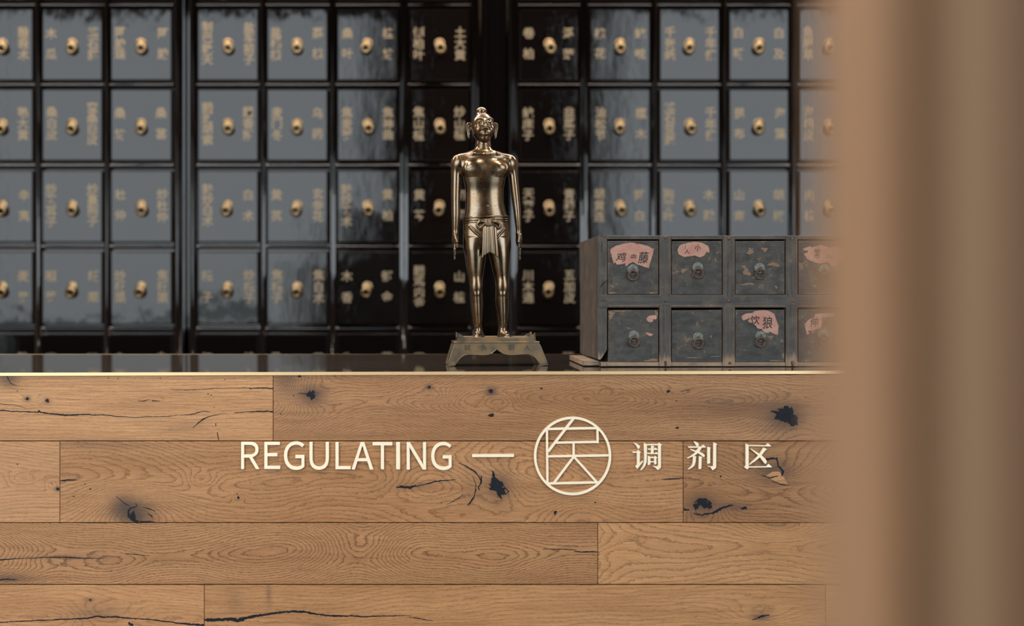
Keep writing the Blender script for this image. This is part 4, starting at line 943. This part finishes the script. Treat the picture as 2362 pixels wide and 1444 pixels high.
LAB={(0,0):[[(1400+x/11.108,550+y/11.108) for x,y in ((75,300),(130,240),(250,180),(420,135),(620,108),(700,118),(770,145),(800,135),(900,155),(1050,195),(1200,280),(1165,430),(1110,600),(1070,765),(960,735),(870,700),(760,670),(665,600),(560,650),(500,710),(465,690),(470,635),(330,665),(250,670),(205,610),(165,650),(110,450),(125,415),(95,400))]],
 (1,0):[z3([(998,235),(1015,195),(1060,175),(1150,155),(1230,165),(1290,195),(1305,240),(1300,260),(1275,255),(1250,290),(1215,305),(1160,285),(1110,295),(1060,300),(1010,275)])],
 (3,0):[z4([(868,225),(940,195),(950,210),(1050,185),(1105,205),(1120,215),(1180,198),(1225,205),(1262,260),(1255,330),(1190,392),(1140,380),(1115,345),(1040,362),(990,355),(910,320),(880,270),(915,260),(925,240),(890,240)])],
 (0,1):[z3([(705,885),(730,860),(790,850),(805,875),(795,895),(770,890),(765,915),(740,922),(710,905)]),z3([(690,1020),(720,1022),(770,1035),(745,1055),(720,1045)])],
 (2,1):[z4([(290,860),(330,840),(400,830),(410,815),(500,805),(560,820),(600,840),(620,900),(640,950),(635,1040),(590,1030),(560,1010),(540,1025),(500,1010),(480,985),(440,980),(425,955),(350,910),(380,875),(310,905),(292,890)])],
 (3,1):[z4([(888,940),(930,895),(985,870),(990,840),(1100,835),(1175,835),(1160,870),(1120,865),(1090,880),(1075,910),(1060,940),(1035,980),(970,1000),(920,1000),(935,1030),(910,1040),(895,980)])]}
INK={(0,0):[('鸡',1433,593,24,22,.25),('血',1461,591,15,11,.1),('藤',1484,594,24,29,.15)],(1,0):[('丿',1580,571,10,8,0),('小',1609,571,14,16,0),('人',1584,580,12,12,0)],(3,0):[('常',1884,585,15,26,.1),('山',1912,590,17,13,.1)],
 (2,1):[('饮',1741,738,22,22,.1),('狼',1770,744,24,30,.1)],(3,1):[('伸',1878,743,20,24,.2),('筋',1899,741,10,20,0)]}
M_BAREW=plainwood('bare_worn_wood',(.20,.125,.078),(60,60,200),.8)
SCR={(0,1):[(1409,724,7,9),(1430,716.5,22,2),(1504,831,15,2.6),(1514,724,3,8),(1450,757,4,1.5)],(1,0):[(1576,624,7,4),(1656,584,3,4),(1650,600,2,3),(1636,596,1.5,3)],(2,0):[(1731,580,8,6),(1763,575,6,5),(1722,628,8,7),(1785,610,13,4),(1726,655,12,3),(1740,640,5,2),(1716,615,5,3),(1790,662,3,3)],
 (0,0):[(1411,675.5,7,2),(1505,676,8,1.5),(1420,616,1,1),(1432,617,1,1),(1476,664,1,1.6)],(2,1):[(1807,820,3,6),(1790,832,16,1.2),(1778,777,5,3)],(1,1):[(1640,776,1.5,3),(1600,825,20,1.),(1650,822,10,1.)],(3,0):[(1878,660,5,3),(1900,676.5,30,1.)],(3,1):[(1875,765,5,3)]}
for i,(l,r) in enumerate(DC):
    for j,(t,bm) in enumerate(DR):
        dxl,dt=offs[(i,j)]; q=-.001 if j==0 else -.0005
        l2,r2,t2=l+dxl,r-.3,t+dt
        # slightly uneven outline
        rr=random.Random(i*5+j)
        A=(cx_(l2)+rr.uniform(0,.0006),cz_(bm));B=(cx_(r2)-rr.uniform(0,.0006),cz_(bm+rr.uniform(-1,.3)))
        c0=(cx_(r2)-rr.uniform(0,.001),cz_(t2+rr.uniform(0,1)));c1=(cx_(l2),cz_(t2+rr.uniform(0,1.5)))
        b=MB(); c=.0009
        ring=[A,B,c0,c1]; sg=[(1,1),(-1,1),(-1,-1),(1,-1)]
        vs=[(p[0]+c*s[0],q,p[1]+c*s[1]) for p,s in zip(ring,sg)]+[(p[0],q+c,p[1]) for p in ring]+[(p[0],.2,p[1]) for p in ring]
        b.add(vs,[(0,1,2,3),(0,4,5,1),(1,5,6,2),(2,6,7,3),(3,7,4,0),(4,8,9,5),(5,9,10,6),(6,10,11,7),(7,11,8,4),(8,11,10,9)])
        dw=b.obj('drawer',M_OLDD,CH)
        px,py,rot=PULLS[(i,j)]; patina_pull(dw,cx_(px),cz_(py),q,rot)
        # dovetail ends showing at both sides
        for yy in ((t2+.22*(bm-t2)),(t2+.62*(bm-t2))):
            for xa,xb in ((l2+.5,l2+12),(r2-11,r2-.5)):
                b=MB(); b.cbox(cx_(xa),cx_(xb),q-.0003,q+.001,cz_(yy+24),cz_(yy),.0003); b.obj('dovetail',M_OLDN,dw)
        if (i,j) in LAB:
            for poly in LAB[(i,j)]:
                b=MB(); pp=[]; r3=random.Random(len(poly)*3+i)
                for k in range(len(poly)):
                    x0,y0=poly[k];x1,y1=poly[(k+1)%len(poly)]; n=max(1,int(math.hypot(x1-x0,y1-y0)/4))
                    for m_ in range(n): pp.append((x0+(x1-x0)*m_/n+(r3.gauss(0,.35) if m_ else 0),y0+(y1-y0)*m_/n+(r3.gauss(0,.35) if m_ else 0)))
                b.prism([(cx_(x),cz_(y)) for x,y in pp],q-.0012,q-.0002); b.obj('paper_label',M_PAPER,dw)
        for k,(x,y,rx,ry) in enumerate(SCR.get((i,j),())):
            b=MB(); r4=random.Random(int(x*7+y)); n=22; ph=[r4.uniform(0,6.28) for _ in range(3)]
            pp=[]
            for m_ in range(n):
                a=2*math.pi*m_/n; g_=1+.22*math.sin(2*a+ph[0])+.25*math.sin(3*a+ph[1])+.2*math.sin(7*a+ph[2])+r4.gauss(0,.12)
                pp.append((min(max(x+rx*g_*math.cos(a),l2+1),r2-1),min(max(y+ry*g_*math.sin(a),t2+1),bm-1)))
            b.add([(cx_(x),q-.00025,cz_(y))]+[(cx_(u),q-.00025,cz_(w)) for u,w in pp],[(0,1+(m_+1)%n,1+m_) for m_ in range(n)])
            b.obj('scrape',M_BAREW,dw)
        if (i,j) in INK:
            for ch,x,y,sx,sz,sh in INK[(i,j)]:
                b=MB(); put_glyph(b,ch,cx_(x),cz_(y),sx*SX,sz*SX,q-.0015,.009,sh); b.obj('character',M_INK,dw)
b=MB(); b.box(cx_(1400),cx_(R2-20),.06,.065,cz_(835),cz_(547)); b.obj('inner_back',M_DARK,CH)

# ------------------------------------------------------------------ timber post close to the camera, at right
YP=CAMY+.24
def timber():
    t=NT('tan_timber'); c=t.coord(); n=t.noise(t.mapv(c,(40,40,2)),1,3,.5)
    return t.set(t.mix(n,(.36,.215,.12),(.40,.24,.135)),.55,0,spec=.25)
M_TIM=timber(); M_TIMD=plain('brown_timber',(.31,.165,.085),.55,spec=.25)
PO=thing('timber_post','blurred tan timber door post close in front at right','post',(wx(2180,YP),YP,0))
ox=PO.location.x
X2=lambda px:wx(px,YP)-ox
def XD(px,d): return (px-CX)/F*d-ox
def slab(name,pts,back,m):
    q=[(XD(px,d),d-.24) for px,d in pts]
    q+=[(q[-1][0],back),(q[0][0],back)]
    n=len(q); b=MB(); b.add([(x,y,0) for x,y in q]+[(x,y,H) for x,y in q],[tuple(range(n)),tuple(range(2*n-1,n-1,-1))]+[(i,(i+1)%n,(i+1)%n+n,i+n) for i in range(n)])
    b.obj(name,m,PO)
slab('post_strip',[(2008,.262),(2072,.24)],.05,M_TIM)
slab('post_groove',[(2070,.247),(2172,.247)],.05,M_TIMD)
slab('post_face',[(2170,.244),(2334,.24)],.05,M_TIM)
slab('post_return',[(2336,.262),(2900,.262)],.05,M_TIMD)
